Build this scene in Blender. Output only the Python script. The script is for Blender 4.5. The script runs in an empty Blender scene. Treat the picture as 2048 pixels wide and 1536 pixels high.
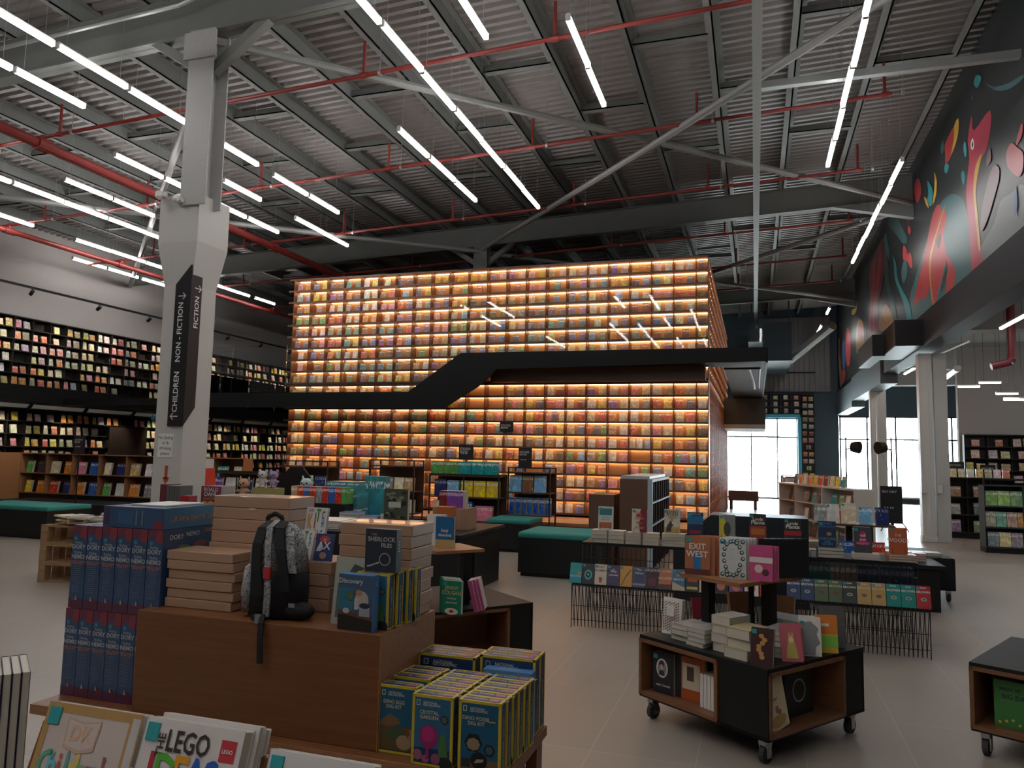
import bpy, math, random
from math import pi, sin, cos, radians as R
from mathutils import Vector, Matrix
random.seed(7)
S = bpy.context.scene
COL = S.collection
# ---------------------------------------------------------------- camera
cam_d = bpy.data.cameras.new('camera'); cam = bpy.data.objects.new('camera', cam_d); COL.objects.link(cam)
cam_d.sensor_width = 36; cam_d.lens = 36*1505/2048; cam_d.clip_start = .05; cam_d.clip_end = 200
cam.matrix_world = Matrix(((0.95183, 0.00855, 0.30650, 0), (0.30589, -0.09567, -0.94725, 0), (0.02122, 0.99538, -0.09368, 1.6), (0, 0, 0, 1)))
S.camera = cam
# ---------------------------------------------------------------- world, exposure
W = bpy.data.worlds.new('daylight'); S.world = W; W.use_nodes = True
W.node_tree.nodes['Background'].inputs[0].default_value = (.86, .95, 1, 1)
W.node_tree.nodes['Background'].inputs[1].default_value = 20.0
S.view_settings.view_transform = 'Standard'; S.view_settings.look = 'None'
S.view_settings.gamma = 1; S.view_settings.use_curve_mapping = False
S.view_settings.exposure = 0.85
TUBE = 15.0     # ceiling tube strength
LED = 12.0      # shelf strip strength
try:
    S.cycles.use_denoising = True; S.cycles.max_bounces = 7; S.cycles.diffuse_bounces = 4; S.cycles.glossy_bounces = 3
    S.cycles.transparent_max_bounces = 12; S.cycles.sample_clamp_indirect = 4; S.cycles.caustics_reflective = False; S.cycles.caustics_refractive = False
except Exception: pass

def portal(x, y, z, w, h, rot):
    l = bpy.data.lights.new('window_portal', 'AREA'); l.shape = 'RECTANGLE'; l.size = w; l.size_y = h; l.cycles.is_portal = True
    o = bpy.data.objects.new('window_portal', l); COL.objects.link(o); o.location = (x, y, z); o.rotation_euler = rot
portal(.3, 33.62, 1.9, 3.2, 3.3, (R(-90), 0, 0))
portal(5.75, 33.62, 1.9, 5.0, 3.2, (R(-90), 0, 0))

# ---------------------------------------------------------------- materials
MC = {}
def base(name):
    m = bpy.data.materials.new(name); m.use_nodes = True
    t = m.node_tree; return m, t, t.nodes['Principled BSDF']
def nd(t, typ, **k):
    n = t.nodes.new(typ)
    for a, v in k.items():
        if a.startswith('i_'):
            key = a[2:]; key = int(key) if key.isdigit() else key.replace('_', ' ')
            n.inputs[key].default_value = v
        else: setattr(n, a, v)
    return n
def mat(name, c, rough=.6, metal=0, var=.12, scale=30, bump=0, spec=.5, coat=0):
    if name in MC: return MC[name]
    m, t, p = base(name)
    tc = nd(t, 'ShaderNodeTexCoord'); nz = nd(t, 'ShaderNodeTexNoise', i_Scale=scale, i_Detail=3.0)
    t.links.new(tc.outputs['Object'], nz.inputs['Vector'])
    mx = nd(t, 'ShaderNodeMix', data_type='RGBA')
    mx.inputs[6].default_value = (*[v*(1-var) for v in c], 1); mx.inputs[7].default_value = (*[min(1, v*(1+var)) for v in c], 1)
    t.links.new(nz.outputs[0], mx.inputs[0]); t.links.new(mx.outputs[2], p.inputs['Base Color'])
    p.inputs['Roughness'].default_value = rough; p.inputs['Metallic'].default_value = metal
    p.inputs['Specular IOR Level'].default_value = spec; p.inputs['Coat Weight'].default_value = coat
    if bump:
        b = nd(t, 'ShaderNodeBump', i_Strength=bump, i_Distance=.01); t.links.new(nz.outputs[0], b.inputs['Height']); t.links.new(b.outputs[0], p.inputs['Normal'])
    MC[name] = m; return m
def wood(name, c, d, rough=.45, sc=6, axis='Z'):
    if name in MC: return MC[name]
    m, t, p = base(name)
    tc = nd(t, 'ShaderNodeTexCoord'); mp = nd(t, 'ShaderNodeMapping')
    mp.inputs['Scale'].default_value = {'X': (.6, 9, 9), 'Y': (9, .6, 9), 'Z': (9, 9, .6)}[axis]
    nz = nd(t, 'ShaderNodeTexNoise', i_Scale=sc, i_Detail=6.0, i_Roughness=.65)
    cr = nd(t, 'ShaderNodeValToRGB'); cr.color_ramp.elements[0].position = .35; cr.color_ramp.elements[1].position = .68
    cr.color_ramp.elements[0].color = (*d, 1); cr.color_ramp.elements[1].color = (*c, 1)
    t.links.new(tc.outputs['Object'], mp.inputs['Vector']); t.links.new(mp.outputs[0], nz.inputs['Vector'])
    t.links.new(nz.outputs[0], cr.inputs[0]); t.links.new(cr.outputs[0], p.inputs['Base Color']); p.inputs['Roughness'].default_value = rough
    MC[name] = m; return m
def emis(name, c, s):
    if name in MC: return MC[name]
    m, t, p = base(name); t.nodes.remove(p)
    e = nd(t, 'ShaderNodeEmission', i_Color=(*c, 1), i_Strength=s); t.links.new(e.outputs[0], t.nodes['Material Output'].inputs[0])
    MC[name] = m; return m
def cover(name, attr=False, wrap=.25):
    """printed cover: colour of the object (or of the face) with a random picture and a title band"""
    m, t, p = base(name); L = t.links.new
    if attr:
        a = nd(t, 'ShaderNodeAttribute', attribute_name='col'); colr, rnd = a.outputs['Color'], a.outputs['Alpha']
    else:
        a = nd(t, 'ShaderNodeObjectInfo'); colr, rnd = a.outputs['Color'], a.outputs['Random']
    uv = nd(t, 'ShaderNodeUVMap', uv_map='uv'); sp = nd(t, 'ShaderNodeSeparateXYZ'); L(uv.outputs[0], sp.inputs[0])
    w = nd(t, 'ShaderNodeMath', operation='MULTIPLY', i_1=61.7); L(rnd, w.inputs[0])
    nz = nd(t, 'ShaderNodeTexNoise', noise_dimensions='4D', i_Scale=3.2, i_Detail=2.5); L(uv.outputs[0], nz.inputs['Vector']); L(w.outputs[0], nz.inputs['W'])
    vo = nd(t, 'ShaderNodeTexVoronoi', voronoi_dimensions='4D', i_Scale=4.0); L(uv.outputs[0], vo.inputs['Vector']); L(w.outputs[0], vo.inputs['W'])
    hs = nd(t, 'ShaderNodeHueSaturation', i_Saturation=1.1, i_Value=1.5); L(colr, hs.inputs['Color'])
    hr = nd(t, 'ShaderNodeMapRange'); hr.inputs[3].default_value = .44; hr.inputs[4].default_value = .56; L(vo.outputs['Distance'], hr.inputs[0]); L(hr.outputs[0], hs.inputs['Hue'])
    r1 = nd(t, 'ShaderNodeMapRange'); r1.inputs[1].default_value = .5; r1.inputs[2].default_value = .56; L(nz.outputs[0], r1.inputs[0])
    m1 = nd(t, 'ShaderNodeMix', data_type='RGBA'); L(r1.outputs[0], m1.inputs[0]); L(colr, m1.inputs[6]); L(hs.outputs[0], m1.inputs[7])
    # dark and pale motifs
    r2 = nd(t, 'ShaderNodeMapRange'); r2.inputs[1].default_value = .2; r2.inputs[2].default_value = .14; L(vo.outputs['Distance'], r2.inputs[0])
    vc = nd(t, 'ShaderNodeMix', data_type='RGBA'); L(vo.outputs['Color'], vc.inputs[6]); vc.inputs[7].default_value = (.9, .85, .7, 1); vc.inputs[0].default_value = .35
    m2 = nd(t, 'ShaderNodeMix', data_type='RGBA'); L(r2.outputs[0], m2.inputs[0]); L(m1.outputs[2], m2.inputs[6]); L(vc.outputs[2], m2.inputs[7])
    # lettering band near the top
    b1 = nd(t, 'ShaderNodeMath', operation='COMPARE', i_1=.8, i_2=.085); L(sp.outputs[1], b1.inputs[0])
    mp = nd(t, 'ShaderNodeMapping'); mp.inputs['Scale'].default_value = (22, 9, 1); L(uv.outputs[0], mp.inputs[0])
    n2 = nd(t, 'ShaderNodeTexNoise', noise_dimensions='4D', i_Scale=1.0, i_Detail=0.0); L(mp.outputs[0], n2.inputs['Vector']); L(w.outputs[0], n2.inputs['W'])
    r3 = nd(t, 'ShaderNodeMath', operation='GREATER_THAN', i_1=.5); L(n2.outputs[0], r3.inputs[0])
    mm = nd(t, 'ShaderNodeMath', operation='MULTIPLY'); L(b1.outputs[0], mm.inputs[0]); L(r3.outputs[0], mm.inputs[1])
    lt = nd(t, 'ShaderNodeHueSaturation', i_Hue=.5, i_Saturation=.25, i_Value=4.0); L(colr, lt.inputs['Color'])
    m3 = nd(t, 'ShaderNodeMix', data_type='RGBA'); L(mm.outputs[0], m3.inputs[0]); L(m2.outputs[2], m3.inputs[6]); L(lt.outputs[0], m3.inputs[7])
    cl = nd(t, 'ShaderNodeMix', data_type='RGBA', blend_type='DARKEN'); cl.inputs[0].default_value = 1; L(m3.outputs[2], cl.inputs[6]); cl.inputs[7].default_value = (.85, .85, .85, 1)
    L(cl.outputs[2], p.inputs['Base Color']); p.inputs['Roughness'].default_value = .32
    wn = nd(t, 'ShaderNodeTexNoise', noise_dimensions='4D', i_Scale=5.0, i_Detail=2.0); L(uv.outputs[0], wn.inputs['Vector']); L(w.outputs[0], wn.inputs['W'])
    bp = nd(t, 'ShaderNodeBump', i_Strength=wrap, i_Distance=.02); L(wn.outputs[0], bp.inputs['Height']); L(bp.outputs[0], p.inputs['Normal'])
    MC[name] = m; return m
def plain(name, rough=.4):
    """single printed colour taken from the object's own colour"""
    m, t, p = base(name); a = nd(t, 'ShaderNodeObjectInfo'); nz = nd(t, 'ShaderNodeTexNoise', i_Scale=9.0)
    hs = nd(t, 'ShaderNodeHueSaturation'); mr = nd(t, 'ShaderNodeMapRange'); mr.inputs[3].default_value = .88; mr.inputs[4].default_value = 1.12
    t.links.new(nz.outputs[0], mr.inputs[0]); t.links.new(mr.outputs[0], hs.inputs['Value'])
    t.links.new(a.outputs['Color'], hs.inputs['Color']); t.links.new(hs.outputs[0], p.inputs['Base Color']); p.inputs['Roughness'].default_value = rough
    MC[name] = m; return m
def paper(name, c):
    """page edges: fine parallel lines"""
    m, t, p = base(name); tc = nd(t, 'ShaderNodeTexCoord'); mp = nd(t, 'ShaderNodeMapping'); mp.inputs['Scale'].default_value = (1, 600, 1)
    nz = nd(t, 'ShaderNodeTexNoise', i_Scale=1.5); cr = nd(t, 'ShaderNodeMix', data_type='RGBA'); cr.inputs[6].default_value = (*[v*.72 for v in c], 1); cr.inputs[7].default_value = (*c, 1)
    t.links.new(tc.outputs['Object'], mp.inputs[0]); t.links.new(mp.outputs[0], nz.inputs[0]); t.links.new(nz.outputs[0], cr.inputs[0]); t.links.new(cr.outputs[2], p.inputs['Base Color']); p.inputs['Roughness'].default_value = .85
    MC[name] = m; return m
COVER = cover('printed_cover'); COVERA = cover('printed_cover_faces', attr=True); PRINT = plain('flat_print'); PAGES = paper('page_edges', (.62, .57, .47))

BLACK = mat('black_paint', (.009, .0095, .010), .5, scale=8, spec=.35); CHAR = mat('charcoal_board', (.009, .010, .011), .55, spec=.3)
WHITE = mat('white_paint', (.62, .61, .58), .5, var=.04); STEEL = mat('grey_steel_paint', (.17, .18, .17), .5, var=.1, scale=3)
GALV = mat('galvanised_steel', (.42, .44, .43), .38, metal=.6, scale=6); CHROME = mat('chrome', (.5, .5, .5), .25, metal=1)
TABLEW = wood('brown_laminate', (.20, .078, .028), (.15, .055, .019), .42, 5, 'X'); OAK = wood('oak_edge', (.36, .17, .075), (.26, .115, .05), .45, 6, 'X')
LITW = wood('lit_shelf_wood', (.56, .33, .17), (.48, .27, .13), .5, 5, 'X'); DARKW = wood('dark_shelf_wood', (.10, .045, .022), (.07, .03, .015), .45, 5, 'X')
KRAFT = mat('kraft_carton', (.39, .235, .15), .42, var=.08, scale=5, bump=.25, coat=.35); TEALF = mat('teal_fabric', (.03, .235, .205), .8, bump=.3, scale=200)
RUBBER = mat('rubber', (.03, .03, .03), .7); PINE = wood('pallet_pine', (.42, .26, .13), (.24, .14, .07), .8, 6, 'X')
REDP = mat('red_pipe_paint', (.26, .035, .03), .45, var=.15, scale=6)
LAMP = emis('tube_light', (1, .97, .96), TUBE); STRIP = emis('warm_led_strip', (1, .56, .27), LED); DIM = emis('dim_led_strip', (1, .42, .16), 4)

# ---------------------------------------------------------------- geometry
class G:
    def __init__(s): s.v = []; s.f = []; s.m = []; s.uv = {}; s.c = {}
    def face(s, pts, m=0, uv=None, col=None):
        b = len(s.v); s.v += [tuple(p) for p in pts]; s.f.append(list(range(b, b+len(pts)))); s.m.append(m)
        if uv: s.uv[len(s.f)-1] = uv
        if col: s.c[len(s.f)-1] = col
        return s
    def box(s, x0, x1, y0, y1, z0, z1, m=0, M=None, front=False, col=None):
        P = [(x0, y0, z0), (x1, y0, z0), (x1, y1, z0), (x0, y1, z0), (x0, y0, z1), (x1, y0, z1), (x1, y1, z1), (x0, y1, z1)]
        if M: P = [tuple(M @ Vector(p)) for p in P]
        b = len(s.v); s.v += P
        for k, q in enumerate(((0, 1, 5, 4), (1, 2, 6, 5), (2, 3, 7, 6), (3, 0, 4, 7), (4, 5, 6, 7), (3, 2, 1, 0))):
            s.f.append([b+i for i in q]); s.m.append(m if not isinstance(m, (list, tuple)) else m[k])
            if front: s.uv[len(s.f)-1] = [(0, 0), (1, 0), (1, 1), (0, 1)] if k == 0 else ([(0, 0), (.05, 0), (.05, 1), (0, 1)])
            if col: s.c[len(s.f)-1] = col
        return s
    def tube(s, p, q, r, n=8, m=0, r2=None):
        p = Vector(p); q = Vector(q); d = (q-p).normalized(); a = d.orthogonal().normalized(); c = d.cross(a); b = len(s.v); r2 = r if r2 is None else r2
        for e, rr in ((p, r), (q, r2)):
            for i in range(n): s.v.append(tuple(e + (a*cos(2*pi*i/n) + c*sin(2*pi*i/n))*rr))
        for i in range(n): s.f.append([b+i, b+(i+1) % n, b+n+(i+1) % n, b+n+i]); s.m.append(m)
        s.f.append([b+i for i in range(n)][::-1]); s.f.append([b+n+i for i in range(n)]); s.m += [m, m]; return s
    def path(s, pts, r, n=6, m=0):
        for a, b in zip(pts, pts[1:]): s.tube(a, b, r, n, m)
        return s
    def prism(s, poly, a, b, ax='y', m=0):
        """poly in the plane across the axis, extruded from a to b"""
        def P(u, v, w): return {'y': (u, w, v), 'x': (w, u, v), 'z': (u, v, w)}[ax]
        n = len(poly); k = len(s.v)
        s.v += [P(u, v, a) for u, v in poly] + [P(u, v, b) for u, v in poly]
        s.f.append([k+i for i in range(n)]); s.f.append([k+n+i for i in range(n)][::-1]); s.m += [m, m]
        for i in range(n): s.f.append([k+i, k+(i+1) % n, k+n+(i+1) % n, k+n+i]); s.m.append(m)
        return s
    def ball(s, c, r, m=0, nu=10, nv=7):
        if not isinstance(r, tuple): r = (r, r, r)
        b = len(s.v)
        for j in range(nv+1):
            for i in range(nu): s.v.append((c[0]+r[0]*sin(pi*j/nv)*cos(2*pi*i/nu), c[1]+r[1]*sin(pi*j/nv)*sin(2*pi*i/nu), c[2]-r[2]*cos(pi*j/nv)))
        for j in range(nv):
            for i in range(nu): s.f.append([b+j*nu+i, b+j*nu+(i+1) % nu, b+(j+1)*nu+(i+1) % nu, b+(j+1)*nu+i]); s.m.append(m)
        return s
    def mesh(s, name, mats, smooth=False):
        me = bpy.data.meshes.new(name); me.from_pydata(s.v, [], s.f)
        for m in (mats if isinstance(mats, (list, tuple)) else [mats]): me.materials.append(m)
        me.polygons.foreach_set('material_index', s.m)
        if s.uv:
            u = me.uv_layers.new(name='uv')
            for fi, uv in s.uv.items():
                for li, w in zip(me.polygons[fi].loop_indices, uv): u.data[li].uv = w
        if s.c:
            at = me.color_attributes.new('col', 'FLOAT_COLOR', 'CORNER')
            for fi, c in s.c.items():
                for li in me.polygons[fi].loop_indices: at.data[li].color = c
        if smooth: me.polygons.foreach_set('use_smooth', [True]*len(s.f))
        me.update(); return me

LABELS = {}
def tag(o, label, cat, group=None, kind=None):
    n = len(label.split())
    if not 4 <= n <= 16: print('LABEL LEN', n, label)
    if label in LABELS and not group: print('DUP', label)
    LABELS[label] = 1
    o['label'] = label; o['category'] = cat
    if group: o['group'] = group
    if kind: o['kind'] = kind
    return o
def lk(name, data, parent=None, loc=(0, 0, 0), rot=(0, 0, 0), color=None):
    o = bpy.data.objects.new(name, data); COL.objects.link(o); o.parent = parent; o.location = loc; o.rotation_euler = rot
    if color: o.color = (*color, 1)
    return o
def ob(name, g, mats, parent=None, loc=(0, 0, 0), rot=(0, 0, 0), color=None, smooth=False, bevel=0, seg=2):
    o = lk(name, g.mesh(name, mats, smooth), parent, loc, rot, color)
    if bevel:
        b = o.modifiers.new('bevel', 'BEVEL'); b.width = bevel; b.segments = seg; b.limit_method = 'ANGLE'
    return o
def thing(name, label, cat, loc=(0, 0, 0), rz=0, group=None, rot=None):
    o = lk(name, None, None, loc, rot or (0, 0, rz)); o.empty_display_size = .05; return tag(o, label, cat, group)
def one(name, label, cat, g, mats, group=None, **k): return tag(ob(name, g, mats, **k), label, cat, group)
def struct(name, g, mats, parent=None, label=None, **k):
    o = ob(name, g, mats, parent, **k)
    if not parent: o['kind'] = 'structure'
    if label: o['label'] = label
    return o
def copyt(o, loc, rot=None, label=None, cols=None):
    def rec(a, par):
        c = a.copy(); COL.objects.link(c); c.parent = par
        for ch in [x for x in KIDS.get(a.name, [])]: rec(ch, c)
        return c
    build_kids(o); c = rec(o, None); c.location = loc
    if rot is not None: c.rotation_euler = rot
    if label:
        c['label'] = label
        if len(label.split()) > 16 or label in LABELS: print('LABEL', label)
        LABELS[label] = 1
    return c
KIDS = {}
def build_kids(o):
    if o.name in KIDS: return
    KIDS[o.name] = list(o.children)
    for c in KIDS[o.name]: build_kids(c)
TM = {}
def tmesh(s, size=1.0, bold=0, align='CENTER', m=None):
    k = (s, round(size, 4), bold, align, m.name if m else '')
    if k not in TM:
        cu = bpy.data.curves.new('lettering', 'FONT'); cu.body = s; cu.size = size; cu.align_x = align; cu.align_y = 'CENTER'; cu.offset = bold*size; cu.resolution_u = 2
        o = bpy.data.objects.new('lettering', cu); COL.objects.link(o)
        me = bpy.data.meshes.new_from_object(o.evaluated_get(bpy.context.evaluated_depsgraph_get()))
        bpy.data.objects.remove(o); me.materials.clear(); me.materials.append(m or PRINT); TM[k] = me
    return TM[k]
def text(parent, s, x, y, z, size, color, rot=(pi/2, 0, 0), bold=.02, sx=1, name='title', align='CENTER'):
    o = lk(name, tmesh(s, size, bold, align), parent, (x, y, z), rot, color); o.scale = (sx, 1, 1); return o
def circ(cx, cz, r, n=14, rz=None, a0=0, a1=2*pi):
    rz = rz or r; full = abs(a1-a0-2*pi) < 1e-6
    return [(cx+r*cos(a0+(a1-a0)*i/(n if full else n-1)), cz+rz*sin(a0+(a1-a0)*i/(n if full else n-1))) for i in range(n)]
PM = {}
def pm(c):
    k = tuple(round(v, 3) for v in c)
    if k not in PM: PM[k] = mat('ink_%d_%d_%d' % tuple(int(v*255) for v in k), k, .4, var=.06, scale=20)
    return PM[k]
def art(parent, polys, w, h, y=-.0008, name='cover_pattern', x0=None, z0=0):
    """flat printed shapes on a cover; polys = [(colour, [(u, v)...])] with u, v in 0..1"""
    x0 = -w/2 if x0 is None else x0; g = G(); ms = []; yy = y
    for c, p in polys:
        m = pm(c)
        if m not in ms: ms.append(m)
        g.face([(x0+u*w, yy, z0+v*h) for u, v in p], ms.index(m)); yy -= .00025
    return ob(name, g, ms, parent)
ORD = ['first', 'second', 'third', 'fourth', 'fifth', 'sixth', 'seventh', 'eighth', 'ninth', 'tenth', 'eleventh', 'twelfth', 'thirteenth', 'fourteenth', 'fifteenth', 'sixteenth', 'seventeenth', 'eighteenth', 'nineteenth', 'twentieth', 'twenty-first', 'twenty-second', 'twenty-third', 'twenty-fourth']
PAL = {'red': (.55, .04, .03), 'orange': (.7, .22, .04), 'yellow': (.75, .5, .06), 'green': (.1, .32, .08), 'teal': (.02, .3, .3), 'blue': (.04, .14, .42), 'navy': (.02, .04, .14), 'purple': (.2, .07, .32), 'pink': (.7, .22, .32), 'white': (.75, .72, .66), 'cream': (.72, .6, .4), 'grey': (.28, .28, .28), 'black': (.03, .03, .035), 'brown': (.2, .09, .04), 'maroon': (.2, .02, .03), 'tan': (.5, .33, .17), 'lilac': (.45, .3, .5), 'lime': (.25, .6, .08), 'sky': (.2, .45, .7)}
BM = {}
def flatbook(w, h, t):
    k = ('f', round(w, 3), round(h, 3), round(t, 3))
    if k not in BM:
        g = G(); g.box(-w/2, w/2, 0, t, 0, h, (0, 1, 0, 0, 1, 1), front=True); BM[k] = g.mesh('book', [COVER, PAGES])
    return BM[k]
def coverm(w, h, t, hard=.0015, mt=None):
    k = ('c', round(w, 3), round(h, 3), round(t, 3), mt.name if mt else '')
    if k not in BM:
        g = G(); g.box(-w/2, w/2, 0, hard, 0, h, front=True); g.box(-w/2, w/2, t-hard, t, 0, h, front=True); g.box(-w/2, -w/2+hard, hard, t-hard, 0, h, front=True); BM[k] = g.mesh('cover', mt or COVER)
    return BM[k]
def pagem(w, h, t):
    k = ('p', round(w, 3), round(h, 3), round(t, 3))
    if k not in BM: g = G(); g.box(-w/2+.001, w/2-.002, .0016, t-.0016, .002, h-.002); BM[k] = g.mesh('pages', PAGES)
    return BM[k]
STK = mat('price_sticker', (.03, .3, .32), .4)
def book(label, x, y, z, w, h, t, col, rz=0, tilt=0, lie=False, title=(), shapes=None, group=None, sticker=True, plaincov=False, roll=0, cat='book'):
    """a book standing with its foot at (x, y, z) (or lying there), cover facing -Y turned by rz"""
    b = thing('book', label, cat, (x, y, z+(t if lie else 0)), 0, group, rot=(-pi/2 if lie else -tilt, roll, rz))
    c = PAL.get(col, col); lk('cover', coverm(w, h, t, mt=PRINT if plaincov else None), b, color=c); lk('pages', pagem(w, h, t), b)
    for (s, u, v, sz, tc) in title: text(b, s, (u-.5)*w, -.0022, v*h, sz, PAL.get(tc, tc))
    if shapes: art(b, [(PAL.get(c0, c0), p) for c0, p in shapes], w, h)
    if sticker: ob('price_sticker', G().box(-w*.46, -w*.26, -.003, 0, h*.84, h*.95), STK, b)
    return b
def rect(a, b, c, d): return [(a, c), (b, c), (b, d), (a, d)]
# ================================================================ BUILDING
XL, XR, YB, YF = -17.9, 3.3, -8.0, 33.5
def rb(x): return 7.15+.04*x           # underside of the rafters
def roof(x): return rb(x)+.78
# floor: large stone tiles
def floor_mat():
    m, t, p = base('floor_tiles'); L = t.links.new
    tc = nd(t, 'ShaderNodeTexCoord'); mp = nd(t, 'ShaderNodeMapping'); mp.inputs['Location'].default_value = (.31, .3, 0); L(tc.outputs['Object'], mp.inputs[0])
    br = nd(t, 'ShaderNodeTexBrick', offset=.5, i_Scale=1.0); br.inputs['Mortar Size'].default_value = .0035; br.inputs['Brick Width'].default_value = .56; br.inputs['Row Height'].default_value = 1.13
    br.inputs['Color1'].default_value = (.36, .315, .265, 1); br.inputs['Color2'].default_value = (.34, .295, .25, 1); br.inputs['Mortar'].default_value = (.44, .395, .34, 1); br.offset = 0; L(mp.outputs[0], br.inputs[0])
    nz = nd(t, 'ShaderNodeTexNoise', i_Scale=1.3, i_Detail=5.0); L(tc.outputs['Object'], nz.inputs[0])
    mx = nd(t, 'ShaderNodeMix', data_type='RGBA', blend_type='MULTIPLY'); mx.inputs[0].default_value = .25; L(br.outputs[0], mx.inputs[6]); L(nz.outputs[0], mx.inputs[7]); L(mx.outputs[2], p.inputs['Base Color'])
    mr = nd(t, 'ShaderNodeMapRange'); mr.inputs[3].default_value = .28; mr.inputs[4].default_value = .48; L(nz.outputs[0], mr.inputs[0]); L(mr.outputs[0], p.inputs['Roughness'])
    return m
struct('floor', G().box(XL-.3, 12.3, YB-.3, 38, -.3, 0), floor_mat())
PLAST = mat('wall_plaster', (.40, .37, .345), .7, var=.03, scale=2); CONC = mat('grey_concrete', (.33, .32, .31), .8, var=.1, scale=1.5, bump=.1); DKBLUE = mat('slate_blue_wall', (.045, .075, .10), .55)
GREYW = mat('light_grey_wall', (.42, .42, .41), .7, var=.03)
struct('wall_left', G().box(XL-.25, XL, YB, 34, 0, 7.4), PLAST)
struct('wall_behind', G().box(XL-.25, 12.25, YB-.25, YB, 0, 8.2), GREYW)
struct('wall_mural_side', G().box(XR, XR+.25, YB, 34, 4.62, 8.3).box(XR, XR+.25, YB, 6.5, 0, 4.62), mat('mural_ground', (.022, .026, .028), .38, var=.2, scale=2))
# roof: ribbed steel deck
g = G(); ys = []; y = YB-.3
prof = [(0, 0), (.05, 0), (.075, .045), (.125, .045), (.15, 0)]
pts = []
while y < 34.2:
    for dy, dz in ((0, 0), (.07, 0), (.10, .05), (.15, .05)): pts.append((y+dy, dz))
    y += .18
for (y0, z0), (y1, z1) in zip(pts, pts[1:]):
    xa, xb = XL-.3, XR+.3
    g.face([(xa, y0, roof(xa)+z0), (xb, y0, roof(xb)+z0), (xb, y1, roof(xb)+z1), (xa, y1, roof(xa)+z1)])
g.box(XL-.3, XR+.3, YB-.3, 34.3, 8.6, 8.7)
struct('ceiling', g, mat('ribbed_roof_sheet', (.27, .25, .24), .42, metal=.35, var=.06, scale=2))
# far wall with the two glazed openings
g = G(); y0, y1 = 33.5, 33.75
g.box(XL, -2.2, y0, y1, 0, 8.3).box(-2.2, XR, y0, y1, 3.5, 8.3).box(1.8, 3.28, y0, y1, 0, 3.5)
g.box(3.28, 12.2, y0, y1, 3.47, 8.3).box(8.2, 12.2, y0, y1, 0, 3.47).box(3.28, 8.2, y0, y1, 0, .2)
struct('wall_far', g, DKBLUE)
CLAD = mat('grey_cladding', (.20, .195, .20), .45, metal=.3, var=.05)
g = G(); x = .2
while x < 3.0: g.box(x, x+.15, 33.40, 33.47, 4.47, 7.6); x += .2
g.box(.2, 3.0, 33.46, 33.5, 4.47, 7.6)
struct('wall_cladding', g, CLAD)
def gmat():
    m, t, p = base('window_glass'); t.nodes.remove(p)
    a = nd(t, 'ShaderNodeBsdfTransparent', i_Color=(.93, .97, .98, 1)); b = nd(t, 'ShaderNodeBsdfGlossy', i_Roughness=.02); f = nd(t, 'ShaderNodeFresnel', i_IOR=1.35)
    mx = nd(t, 'ShaderNodeMixShader'); t.links.new(f.outputs[0], mx.inputs[0]); t.links.new(a.outputs[0], mx.inputs[1]); t.links.new(b.outputs[0], mx.inputs[2]); t.links.new(mx.outputs[0], t.nodes['Material Output'].inputs[0]); return m
GLASS = gmat(); SKYB = mat('sky_blue_frame', (.08, .42, .58), .5); DKF = mat('dark_window_frame', (.05, .06, .07), .5)
# window 1 : glazed doors, sky-blue reveal
w = struct('window_1', G().box(-2.2, 1.8, 33.3, 33.5, 3.38, 3.52).box(1.70, 1.84, 33.3, 33.5, 0, 3.4), SKYB)
g = G()
for x in (-1.2, -.15, .9): g.box(x-.025, x+.025, 33.58, 33.64, 0, 3.4)
g.box(-2.2, 1.72, 33.58, 33.64, 2.55, 2.61).box(-2.2, 1.72, 33.58, 33.64, 3.32, 3.4).box(1.66, 1.72, 33.58, 33.64, 0, 3.4).box(-2.2, 1.72, 33.58, 33.64, 0, .06)
ob('window_frame', g, DKF, w); ob('window_glass', G().box(-2.2, 1.72, 33.605, 33.615, .06, 3.34), GLASS, w)
w = struct('window_2', G().box(3.28, 8.2, 33.3, 33.5, .2, .26), WHITE)
g = G()
for x in (3.34, 4.35, 5.4, 6.4, 7.4, 8.15): g.box(x-.03, x+.03, 33.58, 33.64, .2, 3.47)
g.box(3.3, 8.2, 33.58, 33.64, 2.5, 2.56)
g.box(3.3, 8.2, 33.58, 33.64, 3.4, 3.47); ob('window_frame', g, DKF, w); ob('window_glass', G().box(3.3, 8.2, 33.605, 33.615, .2, 3.47), GLASS, w)
# outside paving seen through the glass
one('outside_paving', 'sunlit pale paving outside the far glazed doors', 'paving', G().box(-9, 14, 33.8, 70, -.12, -.02), mat('pale_paving', (.55, .53, .5), .8))
# side wing beyond the columns
WC = 5.1
struct('ceiling_wing', G().box(XR+.25, 12.2, 6.5, 33.5, WC, WC+.2), CONC)
struct('wall_right', G().box(12, 12.25, 6.2, 33.8, 0, WC), GREYW)
struct('wall_wing_front', G().box(XR+.25, 12.25, 6.2, 6.5, 0, WC), GREYW)
g = G().box(5.05, 12, 22.2, 22.4, 0, 4.65)
struct('wall_wing_partition', g, GREYW)
for y, lb in ((17.4, 'wide concrete beam crossing the side wing behind the red pipe'), (24.5, 'concrete beam crossing the side wing above the far windows'), (29.5, 'concrete beam nearest the far windows')):
    one('concrete_beam', lb, 'beam', G().box(XR+.3, 12, y, y+.5, 4.35, WC), CONC)
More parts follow.
